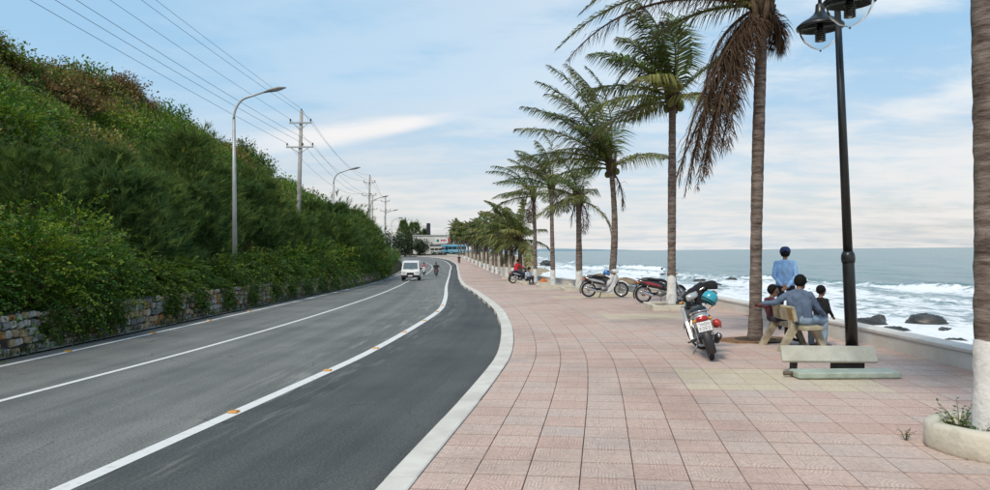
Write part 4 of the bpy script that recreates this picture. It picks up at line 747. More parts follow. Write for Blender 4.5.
# ---- utility poles with cross-arms, insulators and wires
m_ins = mat('insulator', (.05, .03, .025), .3, var=.1)
def utility_pole(x, y, top, lean, label, z0=None):
    z0 = float(ground_z(np.array(x), np.array(y))) if z0 is None else z0; o = empty('utility_pole', (x, y, z0), 0, label, 'utility pole', 'utility poles on the hill side'); H = top - z0; pt = lambda h: Vector((lean * h / H, 0, h))
    MB().tube([pt(-.5), pt(H * .5), pt(H)], [.17, .14, .10], 10).build('pole', m_conc, o); spots = [pt(H + .12)]
    for dh, w, n in ((-.8, 1.42, 2), (-2.35, 1.75, 3)):
        c = pt(H + dh); ca = MB().box(c + Vector((0, -.13, 0)), (w, .08, .09)).build('crossarm', m_galv, o)
        for s in (-1, 1): MB().tube([c + Vector((s * w * .32, -.13, -.04)), c + Vector((s * .05, -.13, -.38))], .02, 5).build('brace', m_galv, ca)
        for k in range(n): q = c + Vector(((k / (n - 1) - .5) * (w - .12) + (.18 if (n == 3 and k == 1) else 0), -.13, .05)); MB().lathe([(.02, 0), (.02, .06), (.055, .08), (.035, .12), (.06, .15), (.045, .2), (.02, .22)], 8, q).build('insulator', m_ins, ca); spots.append(q + Vector((0, 0, .2)))
    MB().lathe([(.02, -.06), (.02, .02), (.055, .04), (.05, .1), (.02, .13)], 8, pt(H)).build('insulator', m_ins, o)
    return [o.location + s for s in spots]
P1 = utility_pole(edge(47.4, 3.4), 47.4, 10.9, .38, 'nearest tall concrete utility pole with two cross-arms on the hill side'); P2 = utility_pole(edge(89, 2.9), 89, 11.0, .35, 'second concrete utility pole with two cross-arms, behind the casuarinas'); P3 = utility_pole(edge(122, 3.0), 122, 11.0, .2, 'third utility pole with two cross-arms, right one of the far pair'); P4 = utility_pole(edge(128, 5.4), 128, 11.6, .1, 'fourth utility pole with two cross-arms, left one of the far pair')
P0 = [p + Vector((-.7 + .25 * (k % 2), -56, 1.6)) for k, p in enumerate(P1)]
wl = ['top', 'upper left', 'upper right', 'lower left', 'lower middle', 'lower right']; m_wire = mat('wire_black', (.02, .02, .022), .6, var=.1)
def wire(a, b, sag, label, r): tag(MB().tube([(a.lerp(b, t / 30) + Vector((0, 0, -sag * 4 * (t / 30) * (1 - t / 30)))) - a for t in range(31)], r, 4, cap=False).build('power_line', m_wire, None, a), label, 'wire', 'overhead wires')
for k in range(6):
    wire(P1[k], P0[k], .35 + .1 * (k % 3), 'black overhead wire from the %s insulator of the nearest pole to the upper left' % wl[k], .009); wire(P1[k], P2[k], 1.1, 'black overhead wire between the first two utility poles, %s one' % wl[k], .010)
    if k < 3: wire(P2[k], P3[k], .9, 'thin far overhead wire between second and third utility poles, %s one' % wl[k], .012)

# ---- black twin-globe promenade lamp
def promenade_lamp():
    o = empty('promenade_lamp', (6.19, 12.88, 0), 0, 'tall black lamp post with two glass globes beside the sea wall', 'lamp post'); q = lambda z: Vector((-.17 * z / 5.8, 0, z))
    MB().tube([q(-.05), q(1.55), q(1.58)], [.102, .098, .09], 16).build('lower_post', m_black, o); MB().tube([q(1.5), q(1.56), q(1.64), q(1.70)], [.108, .116, .112, .084], 16).build('collar', m_black, o); MB().tube([q(1.6), q(4), q(5.95)], [.080, .068, .055], 14).build('upper_post', m_black, o); MB().lathe([(.17, 0), (.17, .02), (.11, .05), (.11, .06)], 16).build('base_plate', m_black, o)
    MB().ell(q(6.0), (.08, .08, .1), 10, 6).build('finial', m_black, o)
    glass = bpy.data.materials.new('clear_glass'); glass.use_nodes = True; N = glass.node_tree.nodes; L = glass.node_tree.links; N.remove(N['Principled BSDF']); tr = N.new('ShaderNodeBsdfTransparent'); tr.inputs[0].default_value = (.90, .93, .94, 1); gl = N.new('ShaderNodeBsdfGlossy'); gl.inputs['Roughness'].default_value = .04; lw = N.new('ShaderNodeLayerWeight'); lw.inputs[0].default_value = .09; mx = N.new('ShaderNodeMixShader'); L.new(lw.outputs['Fresnel'], mx.inputs[0]); L.new(tr.outputs[0], mx.inputs[1]); L.new(gl.outputs[0], mx.inputs[2]); L.new(mx.outputs[0], N['Material Output'].inputs[0])
    for s, (dx, dy) in enumerate(((-.17, .70), (-.30, -.70))):
        c = Vector((dx, dy, 5.40)); t = q(5.9); arm = MB(); arm.tube([t, t.lerp(Vector((dx, dy, 6.35)), .35) + Vector((0, 0, .22)), t.lerp(Vector((dx, dy, 6.45)), .75) + Vector((0, 0, .18)), Vector((dx, dy, 6.35)), Vector((dx, dy, 6.15))], [.04, .036, .034, .034, .04], 8).build('arm', m_black, o)
        sh = MB().lathe([(.05, .86), (.075, .84), (.085, .72), (.12, .66), (.21, .585), (.33, .52), (.405, .455), (.415, .435), (.41, .40), (.395, .40), (.39, .44), (.30, .50), (.15, .57), (.02, .60)], 28, c).build('lamp_shade', m_black, o)
        MB().lathe([(.365, .425), (.365, .36), (.34, .27), (.275, .16), (.16, .06), (.06, .015), (0, .0)], 28, c).build('glass_globe', glass, sh)
        MB().lathe([(.012, .0), (.022, -.015), (.0, -.035)], 8, c).build('globe_tip', m_black, sh)
        lo = MB(); lo.lathe([(.055, .55), (.055, .42), (.07, .40), (.07, .38)], 12, c); lo.build('bulb_socket', m_black, sh)
        lv = MB()
        for k in range(6): lv.lathe([(.075, .37 - k * .036), (.095, .355 - k * .036), (.095, .347 - k * .036), (.06, .358 - k * .036)], 14, c)
        lv.build('louvre', mat('louvre_black', (.02, .02, .02), .5), sh); MB().ell(c + Vector((0, 0, .26)), (.05, .05, .12), 10, 8).build('bulb', mat('milk_bulb', (.62, .60, .55), .4, var=.02), sh)
promenade_lamp()

# ---- round planter at the foot of the nearest palm, and planters of the palm row
def ring_planter():
    o = empty('round_planter', (4.29, 6.4, 0), 0, 'round white concrete planter ring with soil and weeds at the right edge', 'planter')
    pr = [(.50, -.03), (.53, .03), (.525, .19), (.505, .222), (.41, .226), (.392, .21), (.385, -.03)]; me = MB().lathe(pr, 56, closed=False).mesh('rim', m_cream); b = np.array([v.co[:] for v in me.vertices]); a = np.arctan2(b[:, 1], b[:, 0]); k = 1 + .02 * np.sin(3 * a + 1) + .012 * np.sin(7 * a); z = b[:, 2] * (1 + .05 * np.sin(2 * a)); 
    for v, kk, zz in zip(me.vertices, k, z): v.co = (v.co.x * kk, v.co.y * kk, zz)
    link('rim', me, o)
    g = np.random.default_rng(2); so = MB(); n = 24
    so.add([(0, 0, .13)] + [(r * math.cos(j * 2 * PI / n), r * math.sin(j * 2 * PI / n), .13 + .03 * g.normal() - .03 * (r / .46)) for r in (.13, .26, .40) for j in range(n)], [(0, 1 + j, 1 + (j + 1) % n) for j in range(n)] + [(1 + k * n + j, 1 + (k + 1) * n + j, 1 + (k + 1) * n + (j + 1) % n, 1 + k * n + (j + 1) % n) for k in range(2) for j in range(n)], True); so.build('soil', m_soil, o)
ring_planter()
def weed(x, y, z, h, n, seed, label, lf=.05):
    g = np.random.default_rng(seed); o = empty('weed', (x, y, z), 0, label, 'plant', 'weeds in the round planter'); P = []; D = []; st = MB()
    for k in range(n):
        a = g.uniform(0, 6.28); tip = np.array([math.cos(a) * h * .7, math.sin(a) * h * .7, h * g.uniform(.5, 1.1)]); st.tube([(0, 0, -.02), tuple(tip * .5 + np.array([0, 0, .02])), tuple(tip)], [.004, .003, .002], 4)
        for t in np.linspace(.25, 1, 6): P.append(tip * t); D.append(np.array([math.cos(a + g.uniform(-1.6, 1.6)), math.sin(a + g.uniform(-1.6, 1.6)), g.uniform(-.1, .5)]))
    P, D = np.array(P), unit(np.array(D)); V, F = leaf_quads(P, D, unit(np.array([0, 0, 1.]) + g.normal(0, .3, P.shape)), lf * g.uniform(.7, 1.3, len(P)), lf * .5 * np.ones(len(P))); link('leaves', np_mesh('leaves', V, F, m_leaf, np.array((.07, .13, .02)) * g.uniform(.6, 1.4, (len(P), 1))), o); st.build('stems', mat('green_stem', (.08, .12, .03), .7), o)
weed(3.99, 6.47, .12, .20, 7, 1, 'small pale weed at the left inside the round planter', .045); weed(4.09, 6.29, .12, .17, 9, 2, 'leafy green weed in the middle of the round planter'); weed(4.15, 6.65, .13, .24, 8, 3, 'tallest weed at the back of the round planter'); weed(3.72, 6.75, .0, .10, 5, 4, 'low sprig growing on the tiles outside the round planter', .03)
def box_planter(x, y, w, d, z, label, h=.16, m=None):
    o = empty('planter_kerb', (x, y, z), 0, label, 'planter', 'square planters round the palms'); t = .14; m = m or m_cream; fr = MB()
    fr.box((0, -d / 2 + t / 2, h / 2 - .02), (w, t, h + .04), bev=.012); fr.box((0, d / 2 - t / 2, h / 2 - .02), (w, t, h + .04), bev=.012); fr.box((-w / 2 + t / 2, 0, h / 2 - .022), (t, d - 2 * t - .004, h + .04), bev=.012); fr.box((w / 2 - t / 2, 0, h / 2 - .022), (t, d - 2 * t - .004, h + .04), bev=.012); fr.build('rim', m, o); MB().box((0, 0, h / 2 - .05), (w - 2 * t - .01, d - 2 * t - .01, h - .02)).build('soil', m_soil, o)
for x, y, w, d, lab in ((5.2, 22.1, 1.3, 1.5, 'square cream planter kerb in front of the red and black motorbike'), (4.6, 29.5, 1.5, 1.4, 'square cream planter kerb behind the silver motorbike'), (3.98, 34.9, 1.7, 1.5, 'square cream planter kerb round the short yellowish palm'), (3.2, 40.3, 1.9, 1.6, 'square cream planter kerb under the right palm of the slim pair'), (2.55, 47.0, 2.0, 1.8, 'square cream planter kerb under the left palm of the slim pair'), (1.95, 57, 2.1, 2., 'square cream planter kerb under the stocky dark palm'), (1.6, 64.5, 2.1, 2., 'square cream planter kerb beyond the person in red')):
    box_planter(x, y, w, d, float(pz(y)), lab)
m_rust = mat('rusty_soil_edge', (.20, .11, .05), .95, var=.35, scale=9, bump=.8)
o = empty('tree_pit', (4.99, 14.25, 0), 0, 'low earth-stained ring round the foot of the tall palm behind the bench', 'planter')
_tp = MB().lathe([(.66, -.02), (.64, .014), (.55, .03), (.46, .024)], 40).mesh('rim', m_rust)
for v in _tp.vertices: _a = math.atan2(v.co.y, v.co.x); _k = 1 + .13 * math.sin(2 * _a + .6) + .07 * math.sin(5 * _a) + .04 * math.sin(11 * _a + 1); v.co = (v.co.x * _k * 1.1, v.co.y * _k * .8, v.co.z)
link('rim', _tp, o); MB().lathe([(.56, .004), (.3, .035), (.05, .05)], 24).build('soil', m_soil, o)
# grass patch behind the wall by the slim palms, and some behind the far row
gp = []
for k in range(5200):
    y = random.uniform(39, 95); s = abs(random.gauss(0, 1.8)) + .45
    if s < 4.2: x = float(xw(y)) + s; gp.append((x, y, float(ground_z(np.array(x), np.array(y)))))
tag(link('beach_grass', grass('beach_grass', gp, .62, 9, 8, [(.07, .13, .02), (.10, .17, .03), (.13, .15, .04)])), 'rough green grass behind the sea wall near the slim palms', 'grass', kind='stuff')

# ---- concrete benches
m_bench = mat('aged_bench_concrete', (.24, .20, .13), .85, var=.25, scale=5, bump=.5, bscale=30, col2=(.52, .46, .32), detail=8); m_pale = mat('pale_green_concrete', (.44, .43, .35), .8, var=.2, scale=4, bump=.4, bscale=28, col2=(.58, .57, .48), detail=8); m_mint = mat('mint_concrete', (.30, .36, .29), .75, var=.2, scale=5, bump=.4, bscale=28, col2=(.44, .50, .42), detail=8); m_stain = mat('worn_bench_face', (.34, .22, .08), .85, var=.3, scale=9)
def bench():
    o = empty('concrete_bench', (5.28, 13.12, 0), 0, 'beige concrete bench with splayed legs where a man and boys sit', 'bench')
    MB().box((.06, 0, .40), (.42, 1.26, .07), bev=.015).build('seat', m_bench, o)
    a = .20; bk = MB().box((-.23, 0, .64), (.065, 1.26, .26), (0, -a, 0), bev=.015).build('backrest', m_bench, o); MB().box((-.262, -.50, .645), (.012, .22, .20), (0, -a, 0)).build('worn_patch', m_stain, bk)
    for s in (-.44, .44):
        MB().prism([(-.46, 0), (-.36, 0), (-.13, .36), (-.20, .52), (-.255, .53), (-.25, .38)], s - .06, s + .06).build('leg', m_bench, o); MB().prism([(.30, 0), (.39, 0), (.25, .365), (.12, .365)], s - .06, s + .06).build('leg', m_bench, o)
bench()
def broken_bench():
    o = empty('broken_bench', (4.72, 10.05, 0), 0, 'collapsed pale green concrete bench lying flat by the black lamp post', 'bench'); rz = -.02
    MB().box((.0, 0, .052), (1.37, .36, .085), (0, 0, rz), bev=.018).build('seat', m_mint, o)
    MB().box((-.03, .40, .258), (1.32, .07, .235), (-.42, .012, rz - .02), bev=.014).build('backrest', m_pale, o)
    MB().box((-.50, .47, .085), (.07, .1, .19), (.2, 0, 0)).build('leg', m_iron_shade, o); MB().box((.28, .50, .085), (.42, .16, .19), (.1, 0, .1)).build('leg', m_iron_shade, o); MB().tube([(-.80, .06, .05), (-.66, .05, .055)], .03, 7).build('reinforcing_stub', mat('stub_rust', (.13, .10, .07), .9), o)  # wide second leg is an added dark block imitating shade under the backrest
broken_bench()
# ---- orange studs on the road lines
m_or = mat('orange_reflector', (.55, .24, .02), .4, var=.15, scale=20)
def stud(C, y, label, group):
    i = int(np.argmin(np.abs(C[:, 1] - y))); x = C[i, 0]; t = C[min(i + 1, len(C) - 1)] - C[i]; o = empty('road_stud', (x, y, float(pz(y)) + ROADZ + .006), math.atan2(t[1], t[0]), label, 'road stud', group); MB().box((0, 0, .011), (.10, .12, .022), taper=.75).build('body', m_or, o); MB().box((-.049, 0, .012), (.012, .11, .014), (0, .45, 0)).build('reflector', mat('amber_lens', (.7, .36, .05), .2), o)
for k, y in enumerate((8.73, 11.75, 14.4, 17.3, 20.2, 23.2, 26.2)): stud(RLINE, y, 'orange road stud on the right white line, %s from the near end' % ordn[k], 'studs on the right line')
for k, y in enumerate((14.4, 17.6, 20.8, 24.0)): stud(LLINE, y, 'orange road stud on the left edge line, %s from the left' % ordn[k], 'studs on the left line')

# ---- rocks on the shore and in the surf
m_rock = mat('wet_dark_rock', (.022, .024, .024), .45, var=.3, scale=.9, bump=.8, bscale=5, col2=(.085, .08, .07), detail=9); m_rockb = mat('brown_rock', (.14, .10, .065), .85, var=.3, scale=1.1, bump=.8, bscale=4, col2=(.30, .22, .14), detail=9)
def rock(x, y, r, label, m=None, z=SEA, seed=0):
    k, n = 20, 30; P = []; 
    for i in range(k + 1):
        th = PI * i / k
        for j in range(n):
            a = 2 * PI * j / n; u = np.array([math.sin(th) * math.cos(a), math.sin(th) * math.sin(a), math.cos(th)]); f = .62 + .62 * float(fbm(u[0] * 1.6 + 7 + seed * 3.1, u[1] * 1.6 + u[2] * 1.9 + 7, seed, 4)) + .42 * abs(float(fbm(u[0] * 3.4 + 2 + seed, u[1] * 3.4 - u[2] * 2.9 + 4, seed + 5, 4)) - .47) + .25 * (float(vnoise(u[0] * 7 + seed, u[1] * 7 + u[2] * 6, seed)) - .5); P.append((u[0] * r[0] * f * 1.05, u[1] * r[1] * f, u[2] * r[2] * f * .72))
    F = [(i * n + j, (i + 1) * n + j, (i + 1) * n + (j + 1) % n, i * n + (j + 1) % n) for i in range(k) for j in range(n)]; mb = MB(); mb.add(P, F, True); return tag(mb.build('rock', m or m_rock, None, (x, y, z), (0, 0, seed)), label, 'rock', 'rocks on the shore')
rock(22.7, 45.2, (1.25, 1.2, .72), 'long dark rock in the foam just right of the black lamp post', seed=1); rock(22.4, 41.6, (.75, .8, .5), 'small dark rock touching the sea wall edge right of the lamp post', seed=2); rock(27.3, 46.8, (1.15, 1.0, .75), 'rounded dark rock with water running off, farther out in the surf', seed=3); rock(25.0, 41.0, (.8, .7, .42), 'flat dark rock half under the foam near the right palm', seed=4); rock(23.1, 37.2, (.55, .5, .28), 'tiny dark rock nearly covered by foam left of the right palm', seed=5); rock(25.4, 49, (.45, .5, .48), 'small dark rock above the long one in the surf', seed=6); rock(23.2, 50.2, (.6, .6, .33), 'low dark rock left of the black lamp post', seed=7)
rock(36.3, 114, (1.1, .9, .55), 'low dark rock far out in the surf above the parked motorbike', seed=8); rock(31, 112, (.95, .9, .5), 'low dark rock far out in the surf right of the palm with the planter', seed=9); rock(29, 98, (1.0, .9, .45), 'flat dark rock in the shallow foam right of the planter palm', seed=10)
rock(18.4, 88, (1.5, 1.3, 1.15), 'big dark boulder left of the palm by the red and black motorbike', z=-2.75, seed=11); rock(20.0, 86, (1.4, 1.2, .95), 'dark boulder right beside the biggest dark boulder', z=-2.8, seed=12); rock(16.2, 83, (1.0, 1.0, .6), 'low dark boulder above the red and black motorbike', z=-2.7, seed=13)
rock(13.4, 96, (1.7, 1.5, 1.25), 'large brown beach rock above the seat of the silver motorbike', m_rockb, -2.25, 14); rock(16.4, 96, (1.8, 1.5, .95), 'long brown beach rock above the handlebar of the silver motorbike', m_rockb, -2.4, 15); rock(10.9, 92, (1.0, 1.0, .8), 'small brown beach rock left of the large brown one', m_rockb, -2.1, 16); rock(16.7, 240, (2.4, 2.2, 1.9), 'dark rock far off in the sea between the slim palms', seed=17, z=-2.6)
for k in range(14):
    y = random.uniform(60, 105); x = shore_x(y) + random.uniform(-3, 4); rock(float(x), y, tuple(random.uniform(.25, .6) for _ in range(3)), 'small dark stone scattered at the waterline below the sea wall', z=-2.8, seed=30 + k)

# ---- far end of the road: hotel with a sign, buses, trees
zf = float(pz(232)); m_white2 = mat('white_wall_paint', (.62, .61, .56), .85, var=.12, scale=.4); m_grey = mat('grey_awning', (.16, .16, .17), .8, var=.15, scale=.5); m_darkg = mat('dark_glass', (.02, .025, .03), .15, var=.2)
bo = empty('roadside_building', (-20.5, 236, zf), 0, 'white roadside building with a shop sign and a dark box on its roof', 'building')
MB().box((-.4, 2.6, 2.9), (10.6, 4.0, 5.8)).build('wall', m_white2, bo); rf = MB().box((-.4, 2.6, 5.95), (11.0, 4.4, .3)).build('roof', mat('flat_roof_grey', (.40, .39, .36), .9), bo); MB().box((-.9, 2.6, 8.2), (1.15, 1.1, 3.4)).build('dark_box', mat('dark_blue_box', (.015, .018, .03), .6), rf); MB().box((2.9, -.2, 2.75), (6.0, 1.6, .55), (.12, 0, 0)).build('awning', m_grey, bo)
for k in range(4): MB().box((.2 + 1.8 * k, -.8, 1.25), (.22, .22, 2.5)).build('post', m_white2, bo)
for k in range(3): MB().box((1.1 + 1.8 * k, .585, 1.2), (1.4, .05, 2.2)).build('window', m_darkg, bo)
sg = empty('sign_board', (-16.6, 234.9, zf + 4.25), 0, 'white sign board with a green emblem and red lettering on the far building', 'sign'); MB().box((0, 0, 0), (4.6, .15, 1.6)).build('panel', mat('sign_white', (.75, .74, .72), .6, var=.03), sg); MB().lathe([(.5, 0), (.5, .03), (.3, .04)], 14, (-1.55, -.08, 0), 'y').build('emblem', mat('sign_green', (.03, .28, .17), .5), sg)
lt = MB()
for k, (x, w) in enumerate(((-.55, .16), (-.28, .3), (.12, .16), (.38, .32), (.78, .16), (1.05, .22))): lt.box((x, -.095, .05 * (k % 2)), (w, .03, .75 - .12 * (k % 3)))
lt.build('lettering', mat('sign_red', (.50, .03, .10), .5), sg); MB().box((1.95, -.09, .0), (.62, .03, 1.5)).build('red_panel', mat('sign_red2', (.40, .06, .05), .5), sg)
m_bus = mat('bus_blue', (.08, .34, .50), .35, var=.08, scale=.6, coat=.3); m_busw = mat('bus_pale', (.46, .60, .68), .4, var=.05); m_tyre = mat('tyre_rubber', (.018, .018, .018), .85, var=.2, scale=20); m_cream2 = mat('bus_cream', (.55, .52, .42), .45, var=.06, scale=.6)
def bus(x, y, rz, l, h, body, label):
    o = empty('bus', (x, y, float(pz(y))), rz, label, 'bus', 'buses parked at the far bend'); w = 2.2
    bd = MB().box((0, 0, h / 2 + .2), (l, w, h - .45), bev=.12).build('body', body, o); MB().box((0, 0, h - .02), (l * .95, w * .9, .12), bev=.05).build('roof', m_busw, o)
    n = max(3, int(l / 1.15))
    for s in (-1, 1):
        for k in range(n): MB().box((-l / 2 + (k + .5) * l / n, s * (w / 2 + .005), h * .66), (l / n - .16, .03, h * .27)).build('window', m_darkg, o)
        MB().box((0, s * (w / 2 + .004), h * .40), (l * .97, .02, .18)).build('stripe', m_busw, o)
        for xx in (-l * .32, l * .32): wh = MB().lathe([(.1, -.12), (.42, -.12), (.44, 0), (.42, .12), (.1, .12)], 16, (xx, s * (w / 2 - .1), .44), 'y').build('wheel', m_tyre, o); MB().lathe([(.2, .0), (.22, s * .03), (.1, s * .04)], 12, (xx, s * (w / 2 + .02), .44), 'y').build('rim', m_busw, wh)
    for e in (-1, 1):
        MB().box((e * (l / 2 + .005), 0, h * .64), (.03, w * .86, h * .33)).build('windscreen', m_darkg, o)
        for s in (-1, 1): MB().lathe([(.13, -.02), (.13, .02)], 10, (e * (l / 2 + .01), s * .8, .75), 'x').build('headlight', mat('lamp_white', (.7, .7, .66), .3), o)
bus(-11.6, 226, .02, 5.6, 2.8, m_bus, 'blue bus parked at the far bend, right one with the longer side showing'); bus(-15.1, 229, PI / 2 + .3, 5.5, 2.75, m_bus, 'blue bus parked at the far bend, left one standing end on'); bus(-18.3, 231, .1, 3.8, 2.2, m_cream2, 'cream minibus parked under the awning of the far building')
# trees round the far building
m_bark = mat('tree_bark', (.07, .055, .04), .9, var=.3, scale=4)
def broad_tree(x, y, h, r, seed, label, base=(.022, .042, .012), lf=.5):
    g = np.random.default_rng(seed); z0 = float(ground_z(np.array(x), np.array(y))); o = empty('broadleaf_tree', (x, y, z0), 0, label, 'tree', 'trees at the far bend'); tk = MB(); tk.tube([(0, 0, -.3), (.1, 0, h * .3), (0, .1, h * .7)], [.22, .16, .05], 7); V = []; F = []; C = []
    for k in range(6): a = k * 1.05; tk.tube([(0, 0, h * (.3 + .04 * k)), (math.cos(a) * r * .4, math.sin(a) * r * .4, h * (.5 + .05 * k)), (math.cos(a) * r * .75, math.sin(a) * r * .75, h * (.6 + .05 * k))], [.08, .05, .02], 5)
    tk.build('trunk', m_bark, o); n = 1500; c = np.array([[math.cos(q * 2.4) * r * .55 * (q % 3) / 2, math.sin(q * 2.4) * r * .55 * (q % 3) / 2, h * (.42 + .5 * ((q * 7) % 10) / 10)] for q in range(14)]); ix = g.integers(0, 14, n); u = unit(g.normal(0, 1, (n, 3))); P = c[ix] + u * r * .45 * g.uniform(.5, 1.1, (n, 1)); D = unit(u + g.normal(0, .8, (n, 3))); sz = lf * g.uniform(.6, 1.3, n); V, F = leaf_quads(P, D, unit(u + np.array([0, 0, .7])), sz, sz * .6); link('crown', np_mesh('crown', V, F, m_leaf, np.array(base) * g.uniform(.55, 1.5, (n, 1))), o)
for k, (x, y, h, r) in enumerate(((-25, 205, 5.0, 4.2), (-21.5, 213, 4.3, 3.4), (-30, 212, 6.5, 4.5), (-36, 220, 7, 5))): broad_tree(x, y, h, r, 70 + k, 'round dark tree at the far bend left of the white building, %s from it' % ordn[(1, 0, 2, 3)[k]])
for k, (x, y, h, r) in enumerate(((-10.5, 250, 10.5, 4.0), (-3.5, 246, 10, 4.0), (-6, 236, 7.5, 3.4), (0.5, 240, 8, 4))): broad_tree(x, y, h, r, 80 + k, 'dark tree behind the blue buses, %s from the left' % ordn[(0, 2, 1, 3)[k]], (.020, .034, .012))
for k, (x, y, sc) in enumerate(((-26.5, 243, 3.6), (-22.6, 243, 3.2), (-30, 243, 3.4), (-13.5, 248, 3.2))):
    q_ = conifer(k % 3, x, y, sc, 'thin pale casuarina rising behind the far building, %s from the left' % ordn[(1, 2, 0, 3)[k]], 'casuarinas behind the far building'); q_.scale = (sc * .5, sc * .5, sc * .8)
for k, (x, y, h) in enumerate(((-9.0, 196, 6.0), (-10.5, 214, 7.5), (-12.6, 240, 8.5), (-6.5, 224, 7))):
    palm((x, y, float(pz(y))), (-.2, 0, h), 'palm near the blue buses at the far bend, %s from the right' % ordn[(1, 2, 3, 0)[k]], (0, 0, 0), .2, .15, 0, seed=60 + k, nrand=12, L=3.4, wind=(-.05, 0, 0), nst=20, skirt=5, lw=.12, nring=24, n=7, leafL=.9, group='palms at the far bend')

# ================================================================== VEHICLES
def loft(mb, secs, n=12, p=.55, cap=True):
    """rounded cross-sections (x, half width, z0, z1[, y]) joined along x"""
    P = []
    for s in secs:
        x, w, z0, z1 = s[:4]; cy = s[4] if len(s) > 4 else 0
        for j in range(n):
            a = 2 * PI * j / n; c, q = math.cos(a), math.sin(a); P.append((x, cy + w * math.copysign(abs(c) ** p, c), (z0 + z1) / 2 + (z1 - z0) / 2 * math.copysign(abs(q) ** p, q)))
    F = [(i * n + j, (i + 1) * n + j, (i + 1) * n + (j + 1) % n, i * n + (j + 1) % n) for i in range(len(secs) - 1) for j in range(n)]
    if cap: F += [tuple(range(n)), tuple(reversed(range((len(secs) - 1) * n, len(secs) * n)))]
    return mb.add(P, F, True)
def arc_band(mb, c, r, a0, a1, w, t, n=14):
    """fender: curved strip in the x-z plane"""
    P = []
    for k in range(n + 1):
        a = R(a0 + (a1 - a0) * k / n)
        for rr, y in ((r, -w), (r + t, -w * .8), (r + t * 1.5, 0), (r + t, w * .8), (r, w)): P.append((c[0] + rr * math.cos(a), y, c[2] + rr * math.sin(a)))
    F = [(k * 5 + j, k * 5 + j + 1, k * 5 + 6 + j, k * 5 + 5 + j) for k in range(n) for j in range(4)] + [(k * 5, k * 5 + 5, k * 5 + 9, k * 5 + 4) for k in range(n)]
    return mb.add(P, F, True)
m_chrome = mat('chrome', (.62, .62, .62), .18, .95, var=.05); m_plast = mat('black_plastic', (.02, .02, .022), .5, var=.2, scale=6); m_seatv = mat('seat_vinyl', (.016, .016, .017), .42, var=.2, scale=8); m_alu = mat('engine_aluminium', (.30, .30, .30), .45, .6, var=.2, scale=10); m_redl = mat('tail_lens', (.42, .012, .015), .12, var=.1, coat=.5); m_amb = mat('indicator_lens', (.62, .25, .03), .15, var=.05); m_clear = mat('headlamp_glass', (.62, .66, .68), .1, var=.05, coat=.6); m_plate = mat('plate_white', (.74, .75, .75), .45, var=.04); m_ink = mat('plate_ink', (.03, .03, .035), .6)
def spun(me_list, parent, pivot, ang, axis):
    for o in me_list: o.matrix_local = Matrix.Translation(pivot) @ Matrix.Rotation(ang, 4, axis) @ Matrix.Translation(-Vector(pivot)) @ o.matrix_local
def wheel(parent, x, r=.285, w=.038, disc=False, spokes=18):
    n = 30; ty = MB().lathe([(r - .07, -w * .75), (r - .035, -w), (r - .008, -w * .72), (r, 0), (r - .008, w * .72), (r - .035, w), (r - .07, w * .75)], n, (x, 0, r), 'y', closed=True).build('wheel', m_tyre, parent)
    MB().lathe([(r - .085, -w * .7), (r - .06, -w * .8), (r - .06, w * .8), (r - .085, w * .7)], n, (x, 0, r), 'y', closed=True).build('rim', m_chrome, ty); MB().lathe([(.02, -.075), (.055, -.06), (.06, 0), (.055, .06), (.02, .075)], 14, (x, 0, r), 'y').build('hub', m_alu, ty)
    sp = MB()
    for k in range(spokes): a = 2 * PI * k / spokes; s = .03 * (-1) ** k; sp.tube([(x + .05 * math.cos(a + .25), s, r + .05 * math.sin(a + .25)), (x + (r - .075) * math.cos(a), 0, r + (r - .075) * math.sin(a))], .004, 4, cap=False)
    sp.build('spokes', m_chrome, ty)
    if disc: MB().lathe([(.06, -.062), (.105, -.062), (.105, -.058), (.06, -.058)], 20, (x, 0, r), 'y', closed=True).build('brake_disc', m_alu, ty)
    return ty
